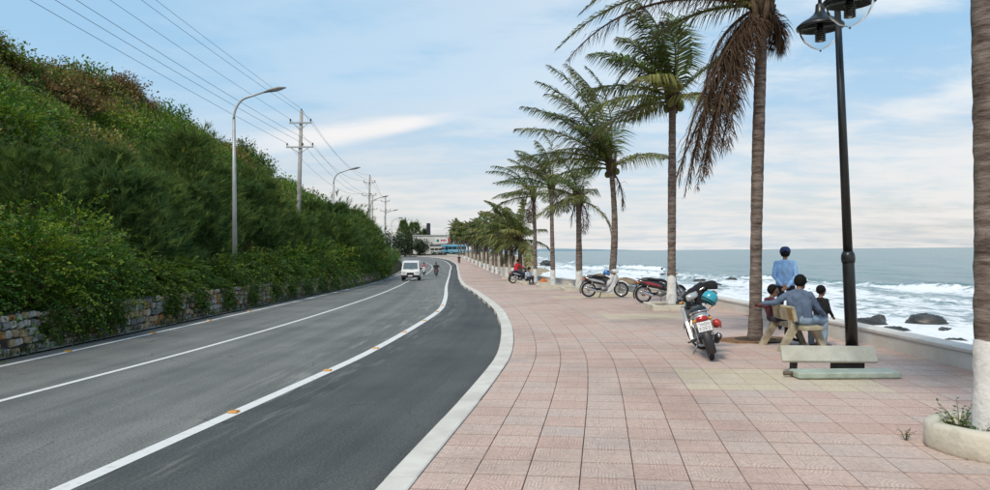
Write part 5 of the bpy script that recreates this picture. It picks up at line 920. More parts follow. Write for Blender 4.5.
def motorbike(loc, rz, lean, label, body, accent, steer=0., plate=True, group='parked motorbikes', front=None, stand='side', seed=0, mirrors=True):
    o = empty('motorbike', loc, rz, label, 'motorbike', group); o.rotation_euler = (lean, 0, rz); body2 = front or body
    fw = wheel(o, .61, disc=True); wheel(o, -.61, w=.042)
    st = [fw]
    f = MB()
    for s in (-1, 1): f.tube([(.61, s * .075, .285), (.50, s * .075, .56), (.44, s * .07, .70)], [.022, .024, .026], 8)
    f.tube([(.44, 0, .68), (.36, 0, .92)], .032, 8); st.append(f.build('fork', m_alu, o))
    ff = MB(); arc_band(ff, (.61, 0, .285), .302, 28, 168, .062, .02); st.append(ff.build('front_fender', body2, o))
    nac = MB(); loft(nac, [(.22, .06, .94, 1.0), (.28, .13, .91, 1.04), (.37, .15, .90, 1.055), (.45, .12, .90, 1.03), (.50, .05, .93, .99)]); st.append(nac.build('handlebar_cowl', body2, o)); st.append(MB().ell((.475, 0, .965), (.05, .10, .062), 14, 8).build('headlight', m_clear, o))
    hb = MB().tube([(.22, .36, 1.015), (.28, .25, 1.02), (.34, .1, .99), (.34, -.1, .99), (.28, -.25, 1.02), (.22, -.36, 1.015)], .014, 8).build('handlebar', m_chrome, o); st.append(hb)
    for s in (-1, 1):
        MB().tube([(.25, s * .27, 1.018), (.205, s * .385, 1.013)], .020, 10).build('grip', m_plast, hb); MB().tube([(.31, s * .23, 1.0), (.31, s * .29, .99), (.27, s * .385, .985)], .008, 6).build('brake_lever', m_alu, hb)
        st.append(MB().ell((.44, s * .16, .93), (.035, .04, .028), 10, 6).build('indicator', m_amb, o))
        if not mirrors: continue
        mir = MB(); mir.tube([(.28, s * .22, 1.02), (.27, s * .27, 1.12), (.25, s * .31, 1.18)], .006, 5); st.append(mir.build('mirror_stalk', m_plast, o)); MB().ell((.25, s * .32, 1.20), (.015, .055, .038), 12, 6).build('mirror', m_plast, st[-1])
    if steer: spun(st, o, (.45, 0, .6), steer, Vector((-.32, 0, 1)).normalized())
    # body
    for s in (-1, 1):
        pn = [(.47, .84), (.44, .62), (.36, .42), (.22, .27), (.07, .28), (.16, .40), (.28, .58), (.36, .82)]; g = MB(); y0, y1 = (s * .155, s * .20); g.prism(pn if s > 0 else pn[::-1], min(y0, y1), max(y0, y1)); w = g.build('leg_shield', body, o); MB().prism([(.455, .80), (.43, .62), (.37, .47), (.33, .52), (.38, .66), (.41, .80)][::s], min(s * .201, s * .206), max(s * .201, s * .206)).build('side_decal', accent, w)
    fp = MB(); loft(fp, [(.37, .155, .60, .86), (.43, .16, .56, .88), (.475, .13, .60, .84), (.50, .06, .66, .80)]); fp.build('front_panel', body, o)
    tn = MB(); loft(tn, [(-.10, .09, .44, .66), (.10, .085, .40, .60), (.25, .08, .48, .70), (.38, .075, .62, .88)]); tn.build('centre_cover', body, o)
    tc = MB(); loft(tc, [(-.80, .075, .625, .745), (-.72, .118, .585, .785), (-.50, .138, .53, .765), (-.2, .14, .47, .735), (.02, .12, .44, .68), (.08, .08, .46, .62)]); tl = tc.build('tail_cowl', body, o)
    for s in (-1, 1): MB().prism([(-.70, .70), (-.45, .70), (-.1, .60), (.0, .50), (-.2, .56), (-.5, .62)][::s], min(s * .140, s * .146), max(s * .140, s * .146)).build('side_decal', accent, tl)
    se = MB(); loft(se, [(-.72, .07, .755, .80), (-.62, .125, .745, .845), (-.38, .135, .735, .85), (-.22, .14, .725, .815), (.0, .125, .70, .80), (.12, .085, .665, .76), (.18, .05, .65, .72)]); se.build('seat', m_seatv, o)
    MB().tube([(-.50, .15, .755), (-.72, .13, .80), (-.82, .06, .815), (-.82, -.06, .815), (-.72, -.13, .80), (-.50, -.15, .755)], .012, 7).build('grab_rail', m_chrome, o)
    tlm = MB(); loft(tlm, [(-.845, .05, .665, .71), (-.82, .085, .645, .73), (-.74, .095, .635, .74)]); tlm.build('tail_light', m_redl, o)
    for s in (-1, 1): MB().ell((-.79, s * .125, .672), (.045, .035, .026), 10, 6).build('indicator', m_amb, o)
    rf = MB(); arc_band(rf, (-.61, 0, .285), .315, 60, 205, .075, .02); rf.build('rear_fender', m_plast, o)
    MB().box((-.845, 0, .545), (.02, .16, .2), (0, .42, 0), bev=.006).build('mud_guard', m_plast, o)
    if plate:
        pl = MB().box((-.868, 0, .575), (.006, .21, .155), (0, .30, 0)).build('number_plate', m_plate, o); tx = MB(); rr = random.Random(seed + 4); rt = Matrix.Rotation(.30, 3, 'Y'); cpl = Vector((-.868, 0, .575))
        def stroke(y, z, w, h): tx.box(cpl + rt @ Vector((-.0042, y, z)), (.0016, w, h), (0, .30, 0))
        for row, zc in ((0, .034), (1, -.032)):
            for k in range(4):
                yc = .068 - k * .045; seg = rr.choice(('lrtmb', 'rtmb', 'lrm', 'ltmrb', 'rt', 'lrtb', 'ltmb'))
                for ch in seg:
                    if ch == 'l': stroke(yc + .012, zc, .006, .046)
                    if ch == 'r': stroke(yc - .012, zc, .006, .046)
                    if ch == 't': stroke(yc, zc + .021, .026, .006)
                    if ch == 'm': stroke(yc, zc, .026, .006)
                    if ch == 'b': stroke(yc, zc - .021, .026, .006)
        tx.build('plate_characters', m_ink, pl)
    en = MB(); en.ell((-.03, 0, .31), (.17, .11, .105), 14, 8); en.tube([(-.06, -.13, .30), (-.06, .13, .30)], [.09, .09], 14); eo = en.build('engine', m_alu, o); cy = MB(); cy.tube([(.08, 0, .33), (.29, 0, .365)], .055, 12); 
    for k in range(5): cy.tube([(.12 + k * .032, 0, .336 + k * .005), (.13 + k * .032, 0, .338 + k * .005)], .075, 14)
    cy.build('cylinder_fins', m_alu, eo)
    ex = MB().tube([(.27, -.03, .31), (.24, -.10, .22), (.08, -.14, .17), (-.25, -.155, .21), (-.34, -.165, .235)], [.016, .016, .016, .018, .03], 8).build('exhaust_pipe', m_chrome, o); MB().tube([(-.30, -.165, .225), (-.36, -.168, .245), (-.72, -.18, .36), (-.76, -.18, .37)], [.03, .05, .056, .04], 12).build('muffler', m_plast if seed == 1 else m_chrome, ex); MB().tube([(-.755, -.18, .369), (-.80, -.18, .382)], [.034, .03], 10).build('muffler_tip', m_chrome, ex)
    sw = MB()
    for s in (-1, 1): sw.tube([(-.08, s * .085, .34), (-.61, s * .085, .285)], .018, 7)
    sw.build('swing_arm', m_plast, o); MB().box((-.36, .105, .315), (.50, .03, .09), (0, .1, 0), bev=.01).build('chain_case', m_plast, o)
    for s in (-1, 1):
        sh = MB().tube([(-.58, s * .12, .31), (-.46, s * .125, .64)], .013, 7).build('shock_absorber', m_chrome, o); q = MB(); q.tube([(-.575 + .1 * t / 40 + .024 * math.cos(t * .95) * .9, s * .122 + .024 * math.sin(t * .95), .325 + .25 * t / 40) for t in range(41)], .005, 4); q.build('spring', m_chrome if seed != 2 else m_redl, sh)
        MB().tube([(.06, s * .10, .255), (.06, s * .26, .26)], .013, 7).build('foot_peg', m_plast, o); MB().tube([(-.30, s * .10, .33), (-.30, s * .22, .335)], .012, 7).build('foot_peg', m_plast, o)
    if stand == 'side': MB().tube([(.0, .10, .22), (.02, .20, .10), (.03, .285, -.05)], [.013, .012, .014], 7).build('kick_stand', m_alu, o)
    else:
        ms = MB()
        for s in (-1, 1): ms.tube([(-.14, s * .08, .22), (-.20, s * .14, .015), (-.25, s * .15, .01)], .012, 6)
        ms.build('kick_stand', m_plast, o)
    return o
m_silver = mat('silver_paint', (.50, .52, .52), .3, .35, var=.05, coat=.5); m_bred = mat('red_paint', (.42, .02, .02), .28, var=.05, coat=.6); m_bblk = mat('gloss_black', (.013, .013, .015), .22, var=.1, coat=.7); m_bwht = mat('white_paint_bike', (.66, .67, .66), .3, var=.04, coat=.5); m_bblu = mat('blue_paint', (.03, .08, .25), .3, coat=.5)
near_bike = motorbike((3.53, 12.35, 0), PI / 2 - .17, -.245, 'silver motorbike seen from behind with white number plate, leaning on its stand in the foreground', m_silver, m_chrome, steer=.55, seed=1, mirrors=False)
motorbike((4.12, 27.85, 0), -.02, -.03, 'black and silver motorbike parked side on before the curved palm', m_bblk, m_silver, steer=-.35, front=m_bwht, stand='centre', plate=False, seed=3)
# its leg shield is white
for ch in [c for c in bpy.data.objects if c.name.startswith('motorbike.001')][:1]:
    for p in ch.children:
        if p.name.startswith(('leg_shield', 'front_panel', 'centre_cover')): p.data.materials[0] = m_bwht
motorbike((5.52, 24.55, 0), .02, -.10, 'red and black motorbike parked behind the palm with the square planter', m_bblk, mat('dark_red_decal', (.30, .015, .018), .3, coat=.5), steer=.5, front=m_bblk, plate=False, seed=2)
def helmet(loc, rot, m, label, sc=1.):
    o = empty('helmet', loc, 0, label, 'helmet', 'helmets left on the motorbikes'); o.rotation_euler = rot; o.scale = (sc,) * 3
    pr = [(0.0, .125), (.05, .122), (.09, .105), (.118, .07), (.128, .02), (.127, -.03), (.118, -.07), (.108, -.07), (.115, -.03), (.115, .02)]; sh = MB().lathe(pr, 22).build('shell', m, o); MB().lathe([(.1285, -.028), (.132, -.035), (.132, -.045), (.1275, -.048)], 22).build('trim', m_plast, sh)
    MB().prism([(.10, .0), (.19, -.012), (.19, -.022), (.10, -.014)], -.075, .075).build('peak', m, o); MB().tube([(0, .11, -.06), (.02, .07, -.17), (.02, -.07, -.17), (0, -.11, -.06)], .006, 5).build('chin_strap', m_plast, o)
m_turq = mat('turquoise_shell', (.03, .36, .45), .3, var=.06, coat=.5)
helmet((3.53, 12.22, .94), (.5, .3, 1.2), m_turq, 'turquoise helmet hanging on the nearest silver motorbike'); helmet((4.18, 27.8, .90), (.1, .2, .4), mat('blue_shell', (.05, .18, .48), .3, coat=.4), 'blue helmet lying on the motorbike before the curved palm')
helmet((3.57, 11.97, .56), (1.0, .4, .3), mat('red_shell', (.50, .05, .03), .3, coat=.4), 'small red helmet hung low on the right of the nearest silver motorbike', .55)
cp = empty('black_cap', (3.72, 12.75, 1.10), .4, 'black cap hung on the right handlebar of the nearest motorbike', 'cap'); m_cloth = mat('black_cloth', (.012, .012, .014), .9, var=.3, scale=12); MB().lathe([(0, .12), (.06, .112), (.1, .07), (.108, .0), (.10, -.03)], 16).build('crown', m_cloth, cp); MB().prism([(.08, -.02), (.19, -.035), (.19, -.042), (.08, -.03)], -.07, .07).build('brim', m_cloth, cp)

def van():
    o = empty('van', (-7.62, 67.4, float(pz(67)) + ROADZ), PI + .05, 'small white van driving towards the camera on the road', 'van'); L_, W = 3.6, .80
    prof = [(1.80, .32), (1.84, .52), (1.80, .80), (1.62, .98), (1.10, 1.66), (.85, 1.78), (-1.55, 1.80), (-1.76, 1.62), (-1.80, .9), (-1.80, .32)]       # (forward, up)
    def hw(z): return W * (1 - .13 * max(0, (z - .95) / .85) ** 1.5) * (.97 if z < .4 else 1)
    n = len(prof); P = [(-hw(z), y, z) for y, z in prof] + [(hw(z), y, z) for y, z in prof]; F = [tuple(range(n)), tuple(reversed(range(n, 2 * n)))] + [(i, (i + 1) % n, n + (i + 1) % n, n + i) for i in range(n)]; mw = mat('van_white', (.72, .73, .72), .3, var=.03, scale=1, coat=.5); me = MB().add(P, F).mesh('body', mw); fix_normals(me); b = link('body', me, o); bv = b.modifiers.new('bevel', 'BEVEL'); bv.width = .05; bv.segments = 3
    ws = lambda k: (1.62 + (1.10 - 1.62) * k + .012, .98 + (1.66 - .98) * k + .01); y0, z0 = ws(.10); y1, z1 = ws(.92); MB().add([(-.66, y0, z0), (.66, y0, z0), (.60, y1, z1), (-.60, y1, z1)], [(0, 1, 2, 3)]).build('windscreen', mat('van_glass', (.10, .14, .16), .08, var=.1, coat=.5), b)
    for s in (-1, 1):
        MB().add([(s * .806, 1.25, 1.02), (s * .806, .45, 1.02), (s * .742, .45, 1.52), (s * .742, 1.0, 1.52)], [(0, 1, 2, 3)]).build('window', m_darkg, b); MB().add([(s * .806, .35, 1.02), (s * .806, -1.5, 1.02), (s * .742, -1.45, 1.52), (s * .742, .35, 1.52)], [(0, 1, 2, 3)]).build('window', m_darkg, b)
        MB().box((s * .58, 1.80, .78), (.30, .08, .17), (.12, 0, 0), bev=.02).build('headlight', m_clear, b); MB().box((s * .90, 1.15, 1.08), (.14, .08, .19), bev=.02).build('mirror', m_plast, b)
        for yy in (1.12, -1.15): wh = MB().lathe([(.1, -.085), (.26, -.085), (.285, -.05), (.285, .05), (.26, .085), (.1, .085)], 20, (s * .70, yy, .285), 'x').build('wheel', m_tyre, o); MB().lathe([(.17, s * .088), (.12, s * .095), (.03, s * .095)], 14, (s * .70, yy, .285), 'x').build('rim', m_alu, wh)
    MB().box((0, 1.825, .64), (.62, .06, .22), bev=.015).build('grille', m_plast, b); MB().box((0, 1.80, .42), (1.60, .16, .24), bev=.04).build('bumper', m_plast, b); MB().box((0, 1.89, .46), (.38, .012, .12)).build('number_plate', m_plate, b); MB().tube([(-.3, 1.66, 1.0), (.1, 1.60, 1.06)], .008, 4).build('wiper', m_plast, b)
van()

# ================================================================== PEOPLE
m_skin = mat('skin', (.26, .145, .095), .55, var=.08, scale=10); m_hair = mat('black_hair', (.010, .009, .009), .85, var=.5, scale=40, spec=.2, bump=.6, bscale=60)
def cloth(name, c, v=.2): return mat(name, c, .9, var=v, scale=7, bump=.35, bscale=14)
def cap_mesh(V, F, a, b, ra, rb, n=14):
    a, b = np.array(a, float), np.array(b, float); t = b - a; l = np.linalg.norm(t); t = t / l if l > 1e-6 else np.array([0, 0, 1.]); u = np.cross(t, [0, 0, 1.]) if abs(t[2]) < .9 else np.cross(t, [1., 0, 0]); u /= np.linalg.norm(u); w = np.cross(t, u); rings = []
    for th in np.linspace(-PI / 2, 0, 5): rings.append((a + t * ra * math.sin(th), ra * math.cos(th)))
    for th in np.linspace(0, PI / 2, 5): rings.append((b + t * rb * math.sin(th), rb * math.cos(th)))
    o = len(V)
    for c, r in rings:
        r = max(r, 1e-4)
        for j in range(n): q = 2 * PI * j / n; V.append(c + (u * math.cos(q) + w * math.sin(q)) * r)
    for i in range(len(rings) - 1):
        for j in range(n): F.append((o + i * n + j, o + i * n + (j + 1) % n, o + (i + 1) * n + (j + 1) % n, o + (i + 1) * n + j))
    F.append(tuple(o + j for j in reversed(range(n)))); F.append(tuple(o + (len(rings) - 1) * n + j for j in range(n)))
def body_mesh(caps, mats, voxel):
    """one continuous skin over tapered limbs; caps = (a, b, ra, rb, region)"""
    V, F = [], []
    for a, b, ra, rb, rg in caps: cap_mesh(V, F, a, b, ra, rb)
    me = bpy.data.meshes.new('rough'); me.from_pydata([tuple(v) for v in V], [], F); ob = bpy.data.objects.new('rough', me); COL.objects.link(ob); md = ob.modifiers.new('r', 'REMESH'); md.mode = 'VOXEL'; md.voxel_size = voxel; md.use_smooth_shade = True; s = ob.modifiers.new('s', 'SMOOTH'); s.factor = .5; s.iterations = 4
    dg = bpy.context.evaluated_depsgraph_get(); dg.update(); out = bpy.data.meshes.new_from_object(ob.evaluated_get(dg)); bpy.data.objects.remove(ob); bpy.data.meshes.remove(me)
    out.name = 'body'; out.materials.clear(); names = list(mats); [out.materials.append(mats[k]) for k in names]
    k = len(out.polygons); C = np.zeros(k * 3, np.float32); out.polygons.foreach_get('center', C); C = C.reshape(-1, 3); best = np.full(k, 9e9); idx = np.zeros(k, np.int32)
    for a, b, ra, rb, rg in caps:
        a, b = np.array(a, float), np.array(b, float); ab = b - a; t = np.clip(((C - a) @ ab) / max(ab @ ab, 1e-9), 0, 1); d = np.linalg.norm(C - (a + t[:, None] * ab), axis=1) - (ra + (rb - ra) * t); m_ = d < best; best[m_] = d[m_]; idx[m_] = names.index(rg)
    nv = len(out.vertices); X = np.zeros(nv * 3, np.float32); out.vertices.foreach_get('co', X); X = X.reshape(-1, 3); Nv = np.zeros(nv * 3, np.float32); out.vertices.foreach_get('normal', Nv); Nv = Nv.reshape(-1, 3)
    lv = np.zeros(len(out.loops), np.int32); out.loops.foreach_get('vertex_index', lv); lt = np.zeros(k, np.int32); out.polygons.foreach_get('loop_total', lt); isc = np.zeros(nv, bool); cl = np.repeat(np.array([nm_ in ('shirt', 'trousers') for nm_ in names])[idx], lt); isc[lv[cl]] = True; isc[lv[~cl]] = False
    fold = np.abs(fbm(X[:, 0] * 9 + X[:, 2] * 5, X[:, 1] * 9 - X[:, 2] * 7, 3, 3) - .45) * 2; X = X + Nv * ((.004 + .014 * (fold - .25)) * isc)[:, None]; out.vertices.foreach_set('co', X.astype(np.float32).ravel())
    out.polygons.foreach_set('material_index', idx); out.polygons.foreach_set('use_smooth', np.ones(k, bool)); out.update(); return out
def hand_caps(w, d, palm_n, sz, sg, curl=.5):
    """palm and five separate curled fingers; w wrist, d direction of the fingers, palm_n palm normal"""
    w, d, pn = Vector(w), Vector(d).normalized(), Vector(palm_n).normalized(); s = d.cross(pn).normalized() * sg; c = []; pk = w + d * .085 * sz
    for k in (-1, 0, 1): c.append((w + s * .012 * k * sz, pk + s * .024 * k * sz, .017 * sz, .013 * sz, 'skin'))
    for k, l in enumerate((.068, .078, .073, .058)):
        b = pk + s * (.033 - k * .022) * sz; m_ = b + (d + pn * curl * .5).normalized() * l * .55 * sz; t = m_ + (d * (1 - curl) + pn * curl * 1.2).normalized() * l * .5 * sz; c += [(b, m_, .0095 * sz, .009 * sz, 'skin'), (m_, t, .009 * sz, .0075 * sz, 'skin')]
    b = w + s * .028 * sz + d * .02 * sz; m_ = b + (s * .8 + d * .7 + pn * .2).normalized() * .042 * sz; c += [(b, m_, .012 * sz, .0105 * sz, 'skin'), (m_, m_ + (d * .9 + s * .2 + pn * .3).normalized() * .032 * sz, .0105 * sz, .008 * sz, 'skin')]; return c
def person(loc, rz, label, J, mats, sz=1., hair='short', face=(0, 1), voxel=.010, look=0., sleeve=1., fingers=True, hat=None, build=1.):
    """J: joints in metres; local x = right, y = forward, z = up"""
    o = empty('person', loc, rz, label, 'person'); j = {k: Vector(v) for k, v in J.items()}; b = build; c = []; A = lambda p, q, r0, r1, rg: c.append((p, q, r0 * b, r1 * b, rg))
    hd = j['head']; nk = j['neck']; pv = j['pelvis']; up = (nk - pv).normalized()
    for s in 'LR':
        sh, el, wr, hp, kn, an, to = (j[k + s] for k in ('sh', 'el', 'wr', 'hp', 'kn', 'an', 'to'))
        ins = sh.lerp(nk, .38) - up * .06; A(hp + up * .06, ins - up * .10, .105 * sz, .098 * sz, 'shirt'); A(ins - up * .10, sh.lerp(nk, .22) - up * .035, .098 * sz, .072 * sz, 'shirt'); A(nk - up * .02, sh - up * .02, .058 * sz, .062 * sz, 'shirt')
        A(sh, el, .060 * sz, .047 * sz, 'shirt'); mid = el.lerp(wr, sleeve if sleeve > 0 else .01)
        if sleeve >= 1: A(el, wr, .046 * sz, .034 * sz, 'shirt')
        else: A(el, wr, .041 * sz, .028 * sz, 'skin'); A(el, el.lerp(wr, max(.02, sleeve)), .047 * sz, .045 * sz, 'shirt')
        A(pv.lerp(hp, .6) - up * .0, hp, .115 * sz, .108 * sz, 'trousers'); A(hp, kn, .093 * sz, .066 * sz, 'trousers'); A(kn, an, .063 * sz, .047 * sz, 'trousers'); A(an + Vector((0, 0, -.03)) * sz, to, .040 * sz, .034 * sz, 'shoe')
        hdir = J.get('hand' + s) or tuple(wr - el); pn = J.get('palm' + s) or (0, 0, -1)
        if fingers: c += hand_caps(wr, hdir, pn, sz, 1 if s == 'R' else -1)
        else: A(wr, wr + Vector(hdir).normalized() * .12 * sz, .032 * sz, .024 * sz, 'skin')
    A(pv, pv + up * .12, .11 * sz, .11 * sz, 'shirt'); A(pv + up * .1, nk - up * .14, .112 * sz, .115 * sz, 'shirt'); A(nk - up * .14, nk - up * .07, .112 * sz, .07 * sz, 'shirt'); A(nk - up * .06, nk + (hd - nk) * .45, .055 * sz, .05 * sz, 'skin')
    fx = Vector((math.sin(look), math.cos(look), 0)); rt = Vector((fx.y, -fx.x, 0)); hs = sz * 1.07 if sz > .9 else sz * 1.2
    # skull, jaw, nose, ears
    A(hd + Vector((0, 0, .035)) * hs - fx * .022 * hs, hd + Vector((0, 0, .03)) * hs + fx * .022 * hs, .082 * hs / b, .078 * hs / b, 'skin'); A(hd + fx * .02 * hs, hd - Vector((0, 0, .065)) * hs + fx * .04 * hs, .068 * hs / b, .042 * hs / b, 'skin'); A(hd + fx * .092 * hs + Vector((0, 0, .015)) * hs, hd + fx * .108 * hs - Vector((0, 0, .022)) * hs, .009 * hs / b, .014 * hs / b, 'skin')
    for s in (-1, 1): A(hd + rt * .079 * s * hs + Vector((0, 0, .02)) * hs, hd + rt * .077 * s * hs - Vector((0, 0, .012)) * hs, .015 * hs / b, .010 * hs / b, 'skin')
    bm_ = body_mesh(c, mats, voxel); body = link('body', bm_, o)
    if hair:
        n, k = 26, 14; P = []; g = random.Random(int(sum(loc) * 1000))
        for i in range(k + 1):
            th = PI * .80 * i / k
            for q in range(n):
                a = 2 * PI * q / n; d = rt * math.sin(th) * math.cos(a) + fx * math.sin(th) * math.sin(a) + Vector((0, 0, math.cos(th))); front = max(0, math.sin(a)) if True else 0; lim = PI * (.80 - .38 * front ** .6 + .035 * math.sin(q * 2.7) + .02 * math.sin(q * 5.1)); t2 = min(th, lim); d = rt * math.sin(t2) * math.cos(a) + fx * math.sin(t2) * math.sin(a) + Vector((0, 0, math.cos(t2))); r = .097 * hs * (1 + .05 * math.sin(a * 9 + th * 7) * math.sin(th) + g.uniform(-.02, .03)) * (1 if t2 < lim or True else 1); P.append(hd + Vector((0, 0, .036)) * hs - fx * .008 * hs + Vector((d.x * r * .97, d.y * r * 1.06, d.z * r * 1.10)))
        F = [(i * n + q, (i + 1) * n + q, (i + 1) * n + (q + 1) % n, i * n + (q + 1) % n) for i in range(k) for q in range(n)]; mb = MB(); mb.add(P, F, True); ho = mb.build('hair', m_hair, o); sd = ho.modifiers.new('thick', 'SOLIDIFY'); sd.thickness = .022 * hs; sd.offset = -1
    if voxel <= .011:
        for s in (-1, 1): MB().ell(hd + fx * .082 * hs + rt * .031 * s * hs + Vector((0, 0, .022)) * hs, (.013 * hs, .013 * hs, .008 * hs), 10, 6).build('eye', mat('eye_dark', (.03, .022, .018), .2), o); MB().tube([hd + fx * .088 * hs + rt * (.016 * s) * hs + Vector((0, 0, .040)) * hs, hd + fx * .084 * hs + rt * (.046 * s) * hs + Vector((0, 0, .041)) * hs], .0045 * hs, 5).build('eyebrow', m_hair, o)
        MB().ell(hd + fx * .083 * hs - Vector((0, 0, .052)) * hs, (.022 * hs, .012 * hs, .006 * hs), 10, 5).build('mouth', mat('lips', (.22, .085, .07), .5), o)
    if hat:
        h = MB().lathe([(0, .122), (.06, .114), (.098, .075), (.112, .02), (.113, -.012)], 22, hd + Vector((0, 0, .045)) * hs).build('cap', hat, o); q = hd + Vector((0, 0, .04)) * hs; br = MB(); br.add([q + rt * (.085 * math.cos(a)) * hs + fx * (.06 + .0 + .11 * math.sin(a)) * hs + Vector((0, 0, zz)) for zz in (-.008, -.016) for a in np.linspace(0, PI, 9)], [tuple(range(9)), tuple(reversed(range(9, 18)))] + [(i, 9 + i, 10 + i, i + 1) for i in range(8)]); br.build('cap_brim', hat, o)
    return o
def mset(shirt, trousers, shoe=(.02, .02, .02), nm=''): return {'skin': m_skin, 'shirt': cloth('shirt_' + nm, shirt), 'trousers': cloth('trousers_' + nm, trousers), 'shoe': mat('shoe_' + nm, shoe, .6)}
# man standing at the sea wall, hands clasped behind his back
person((6.25, 15.95, 0), -.42, 'man in a light blue shirt and dark trousers standing with hands clasped behind his back', dict(pelvis=(0, 0, .98), neck=(0, .0, 1.50), head=(0, .035, 1.635), shL=(-.175, -.01, 1.44), shR=(.175, -.01, 1.44), elL=(-.225, -.13, 1.17), elR=(.225, -.13, 1.17), wrL=(-.07, -.185, .98), wrR=(.06, -.20, .955), handL=(1, -.1, -.5), handR=(-.8, -.1, -.6), palmL=(0, -1, 0), palmR=(0, -1, 0), hpL=(-.095, 0, .93), hpR=(.095, 0, .93), knL=(-.11, .02, .51), knR=(.12, .02, .51), anL=(-.12, 0, .09), anR=(.13, 0, .09), toL=(-.14, .15, .035), toR=(.16, .15, .035)), mset((.25, .45, .74), (.012, .015, .03), nm='standing'), 1.0, look=-.1, hat=mat('navy_cap', (.02, .04, .13), .85), build=.95)
# man seated on the bench, arm along the backrest
person((5.27, 12.83, 0), -.95, 'man in a grey-blue shirt and faded jeans seated on the bench, back to us', dict(pelvis=(0, -.02, .53), neck=(-.02, -.0, 1.03), head=(-.01, .05, 1.155), shL=(-.185, -.04, .955), shR=(.175, .02, .955), elL=(-.38, -.17, .80), elR=(.24, .16, .72), wrL=(-.54, -.24, .79), wrR=(.22, .38, .60), handL=(-1, .2, -.2), handR=(-.3, 1, -.2), palmL=(.0, .3, -1), hpL=(-.10, .02, .52), hpR=(.10, .02, .52), knL=(-.06, .46, .50), knR=(.17, .46, .50), anL=(-.06, .44, .09), anR=(.20, .40, .09), toL=(-.06, .60, .035), toR=(.22, .56, .035)), mset((.11, .155, .23), (.25, .34, .43), (.10, .08, .06), nm='seated'), 1.0, look=.1, build=1.05)
# boy at the far end of the bench, face turned towards the camera
person((5.06, 13.56, 0), -1.45, 'boy in a dark maroon top on the bench, face turned towards the camera', dict(pelvis=(0, 0, .51), neck=(0, -.01, .86), head=(.01, .02, .975), shL=(-.15, -.02, .81), shR=(.15, -.02, .81), elL=(-.20, .10, .64), elR=(.20, -.20, .72), wrL=(-.12, .26, .58), wrR=(.06, -.34, .73), handR=(-1, -.2, -.3), palmR=(0, 1, -.4), hpL=(-.075, .02, .50), hpR=(.075, .02, .50), knL=(-.09, .34, .47), knR=(.09, .34, .47), anL=(-.09, .33, .13), anR=(.09, .33, .13), toL=(-.1, .44, .08), toR=(.1, .44, .08)), mset((.085, .022, .03), (.05, .055, .07), nm='boy'), .78, look=.75)
# small child standing in front of the bench
person((5.80, 13.22, 0), -1.15, 'small dark-haired child in a black shirt standing beside the seated man', dict(pelvis=(0, 0, .58), neck=(0, 0, .87), head=(0, .02, .985), shL=(-.13, 0, .83), shR=(.13, 0, .83), elL=(-.17, .0, .66), elR=(.17, .02, .66), wrL=(-.13, .12, .55), wrR=(.14, .13, .56), hpL=(-.065, 0, .54), hpR=(.065, 0, .54), knL=(-.07, .01, .31), knR=(.07, .01, .31), anL=(-.075, 0, .075), anR=(.075, 0, .075), toL=(-.08, .1, .03), toR=(.08, .1, .03)), mset((.012, .012, .014), (.03, .035, .05), nm='child'), .68, look=.3)
# black jacket thrown over the handlebar of the nearest motorbike
_jc = [((-.30, .02, .0), (-.12, .03, .05), .05, .07, 'shirt'), ((-.12, .03, .05), (.10, .05, .06), .075, .08, 'shirt'), ((.10, .05, .06), (.27, .06, .10), .07, .055, 'shirt'), ((-.24, .0, -.02), (-.30, -.03, -.17), .045, .025, 'shirt'), ((0, .0, .0), (.03, -.06, -.16), .07, .05, 'shirt'), ((-.1, -.02, .0), (-.1, -.10, -.13), .06, .035, 'shirt'), ((.16, .02, .04), (.15, -.04, -.12), .055, .03, 'shirt'), ((.02, .06, .08), (.16, .09, .12), .06, .05, 'shirt')]
_jo = empty('jacket', (3.50, 12.78, .985), .0, 'black jacket thrown over the handlebar of the nearest silver motorbike', 'jacket'); _jo.rotation_euler = (0, -.22, .45)
_jm = body_mesh(_jc, {'shirt': m_cloth}, .014); _jm.name = 'cloth'; link('cloth', _jm, _jo); MB().tube([(-.29, -.02, -.15), (-.305, -.035, -.185)], [.036, .034], 10).build('cuff', m_cloth, _jo)
# riders
RIDE = dict(pelvis=(0, -.30, .86), neck=(0, -.14, 1.34), head=(0, -.08, 1.47), shL=(-.20, -.14, 1.27), shR=(.20, -.14, 1.27), elL=(-.30, .06, 1.09), elR=(.30, .06, 1.09), wrL=(-.32, .25, 1.04), wrR=(.32, .25, 1.04), hpL=(-.10, -.26, .84), hpR=(.10, -.26, .84), knL=(-.20, .14, .68), knR=(.20, .14, .68), anL=(-.19, .04, .32), anR=(.19, .04, .32), toL=(-.19, .18, .27), toR=(.19, .18, .27))
def rider(x, y, heading, blabel, plabel, ms, body, hatm, road_=True):
    z = float(pz(y)) + (ROADZ if road_ else 0); motorbike((x, y, z), heading, 0, blabel, body, m_bblk, plate=False, group='motorbikes being ridden', stand='centre'); return person((x, y, z), heading - PI / 2, plabel, RIDE, ms, 1.0, voxel=.022, fingers=False, hair=None, hat=hatm)
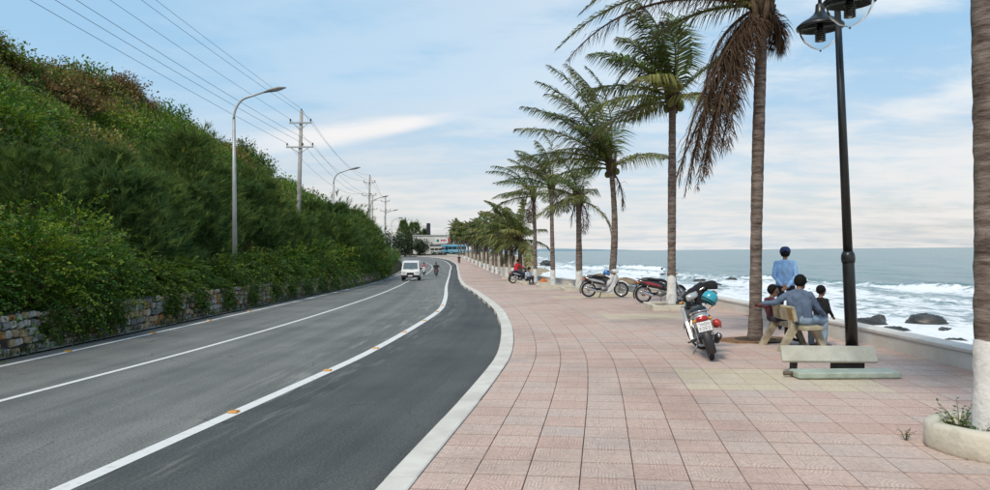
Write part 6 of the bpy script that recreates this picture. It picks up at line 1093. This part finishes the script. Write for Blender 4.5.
rider(-8.95, 93, -PI / 2 + .08, 'motorbike driving behind the white van towards the camera', 'rider in a pink top and white trousers beside the white van', mset((.50, .20, .24), (.70, .68, .64), nm='pink'), m_bwht, mat('dark_helmet', (.05, .03, .05), .4))
rider(-6.85, 86, PI / 2 + .06, 'dark motorbike driving away in the right lane', 'rider in dark clothes driving away in the right lane', mset((.02, .022, .026), (.03, .03, .035), nm='dark'), m_bblk, mat('black_helmet', (.012, .012, .014), .3)); rider(-7.2, 148, PI / 2 + .08, 'distant motorbike beside the kerb near the blue buses', 'distant rider in dark clothes beside the kerb', mset((.04, .03, .03), (.02, .02, .02), nm='far'), m_bred, mat('black_helmet', (.012, .012, .014), .3), False)
# pair resting by the palms
motorbike((1.72, 49.6, float(pz(49.6))), .5, -.08, 'small dark motorbike under the person in the red shirt', m_bblk, m_silver, plate=False, seed=5)
person((1.60, 49.55, float(pz(49.6))), -1.1, 'person in a bright red shirt sitting on a motorbike between the palms', RIDE, mset((.50, .02, .03), (.03, .04, .08), nm='red'), .95, voxel=.02, fingers=False, look=.3)
SIT = dict(pelvis=(0, 0, .34), neck=(0, .06, .80), head=(0, .10, .93), shL=(-.19, .05, .74), shR=(.19, .05, .74), elL=(-.26, .2, .58), elR=(.26, .2, .58), wrL=(-.12, .38, .56), wrR=(.12, .38, .56), hpL=(-.10, .02, .33), hpR=(.10, .02, .33), knL=(-.13, .38, .50), knR=(.13, .38, .50), anL=(-.12, .36, .09), anR=(.12, .36, .09), toL=(-.12, .5, .035), toR=(.12, .5, .035))
person((2.02, 45.75, float(pz(46)) - .0), -2.6, 'person in a pale shirt crouched on the planter kerb left of the slim palm', SIT, mset((.42, .47, .52), (.03, .04, .06), nm='pale'), .95, voxel=.02, fingers=False)
bg_ = empty('orange_bag', (3.02, 46.3, float(pz(46.3))), .3, 'orange bag on the kerb between the two slim palms', 'bag'); m_obag = mat('orange_cloth', (.60, .17, .03), .8, var=.15); MB().ell((0, 0, .17), (.24, .16, .18), 12, 8).build('sack', m_obag, bg_); MB().tube([(-.1, 0, .31), (-.05, 0, .43), (.05, 0, .43), (.1, 0, .31)], .015, 6).build('handle', m_obag, bg_)
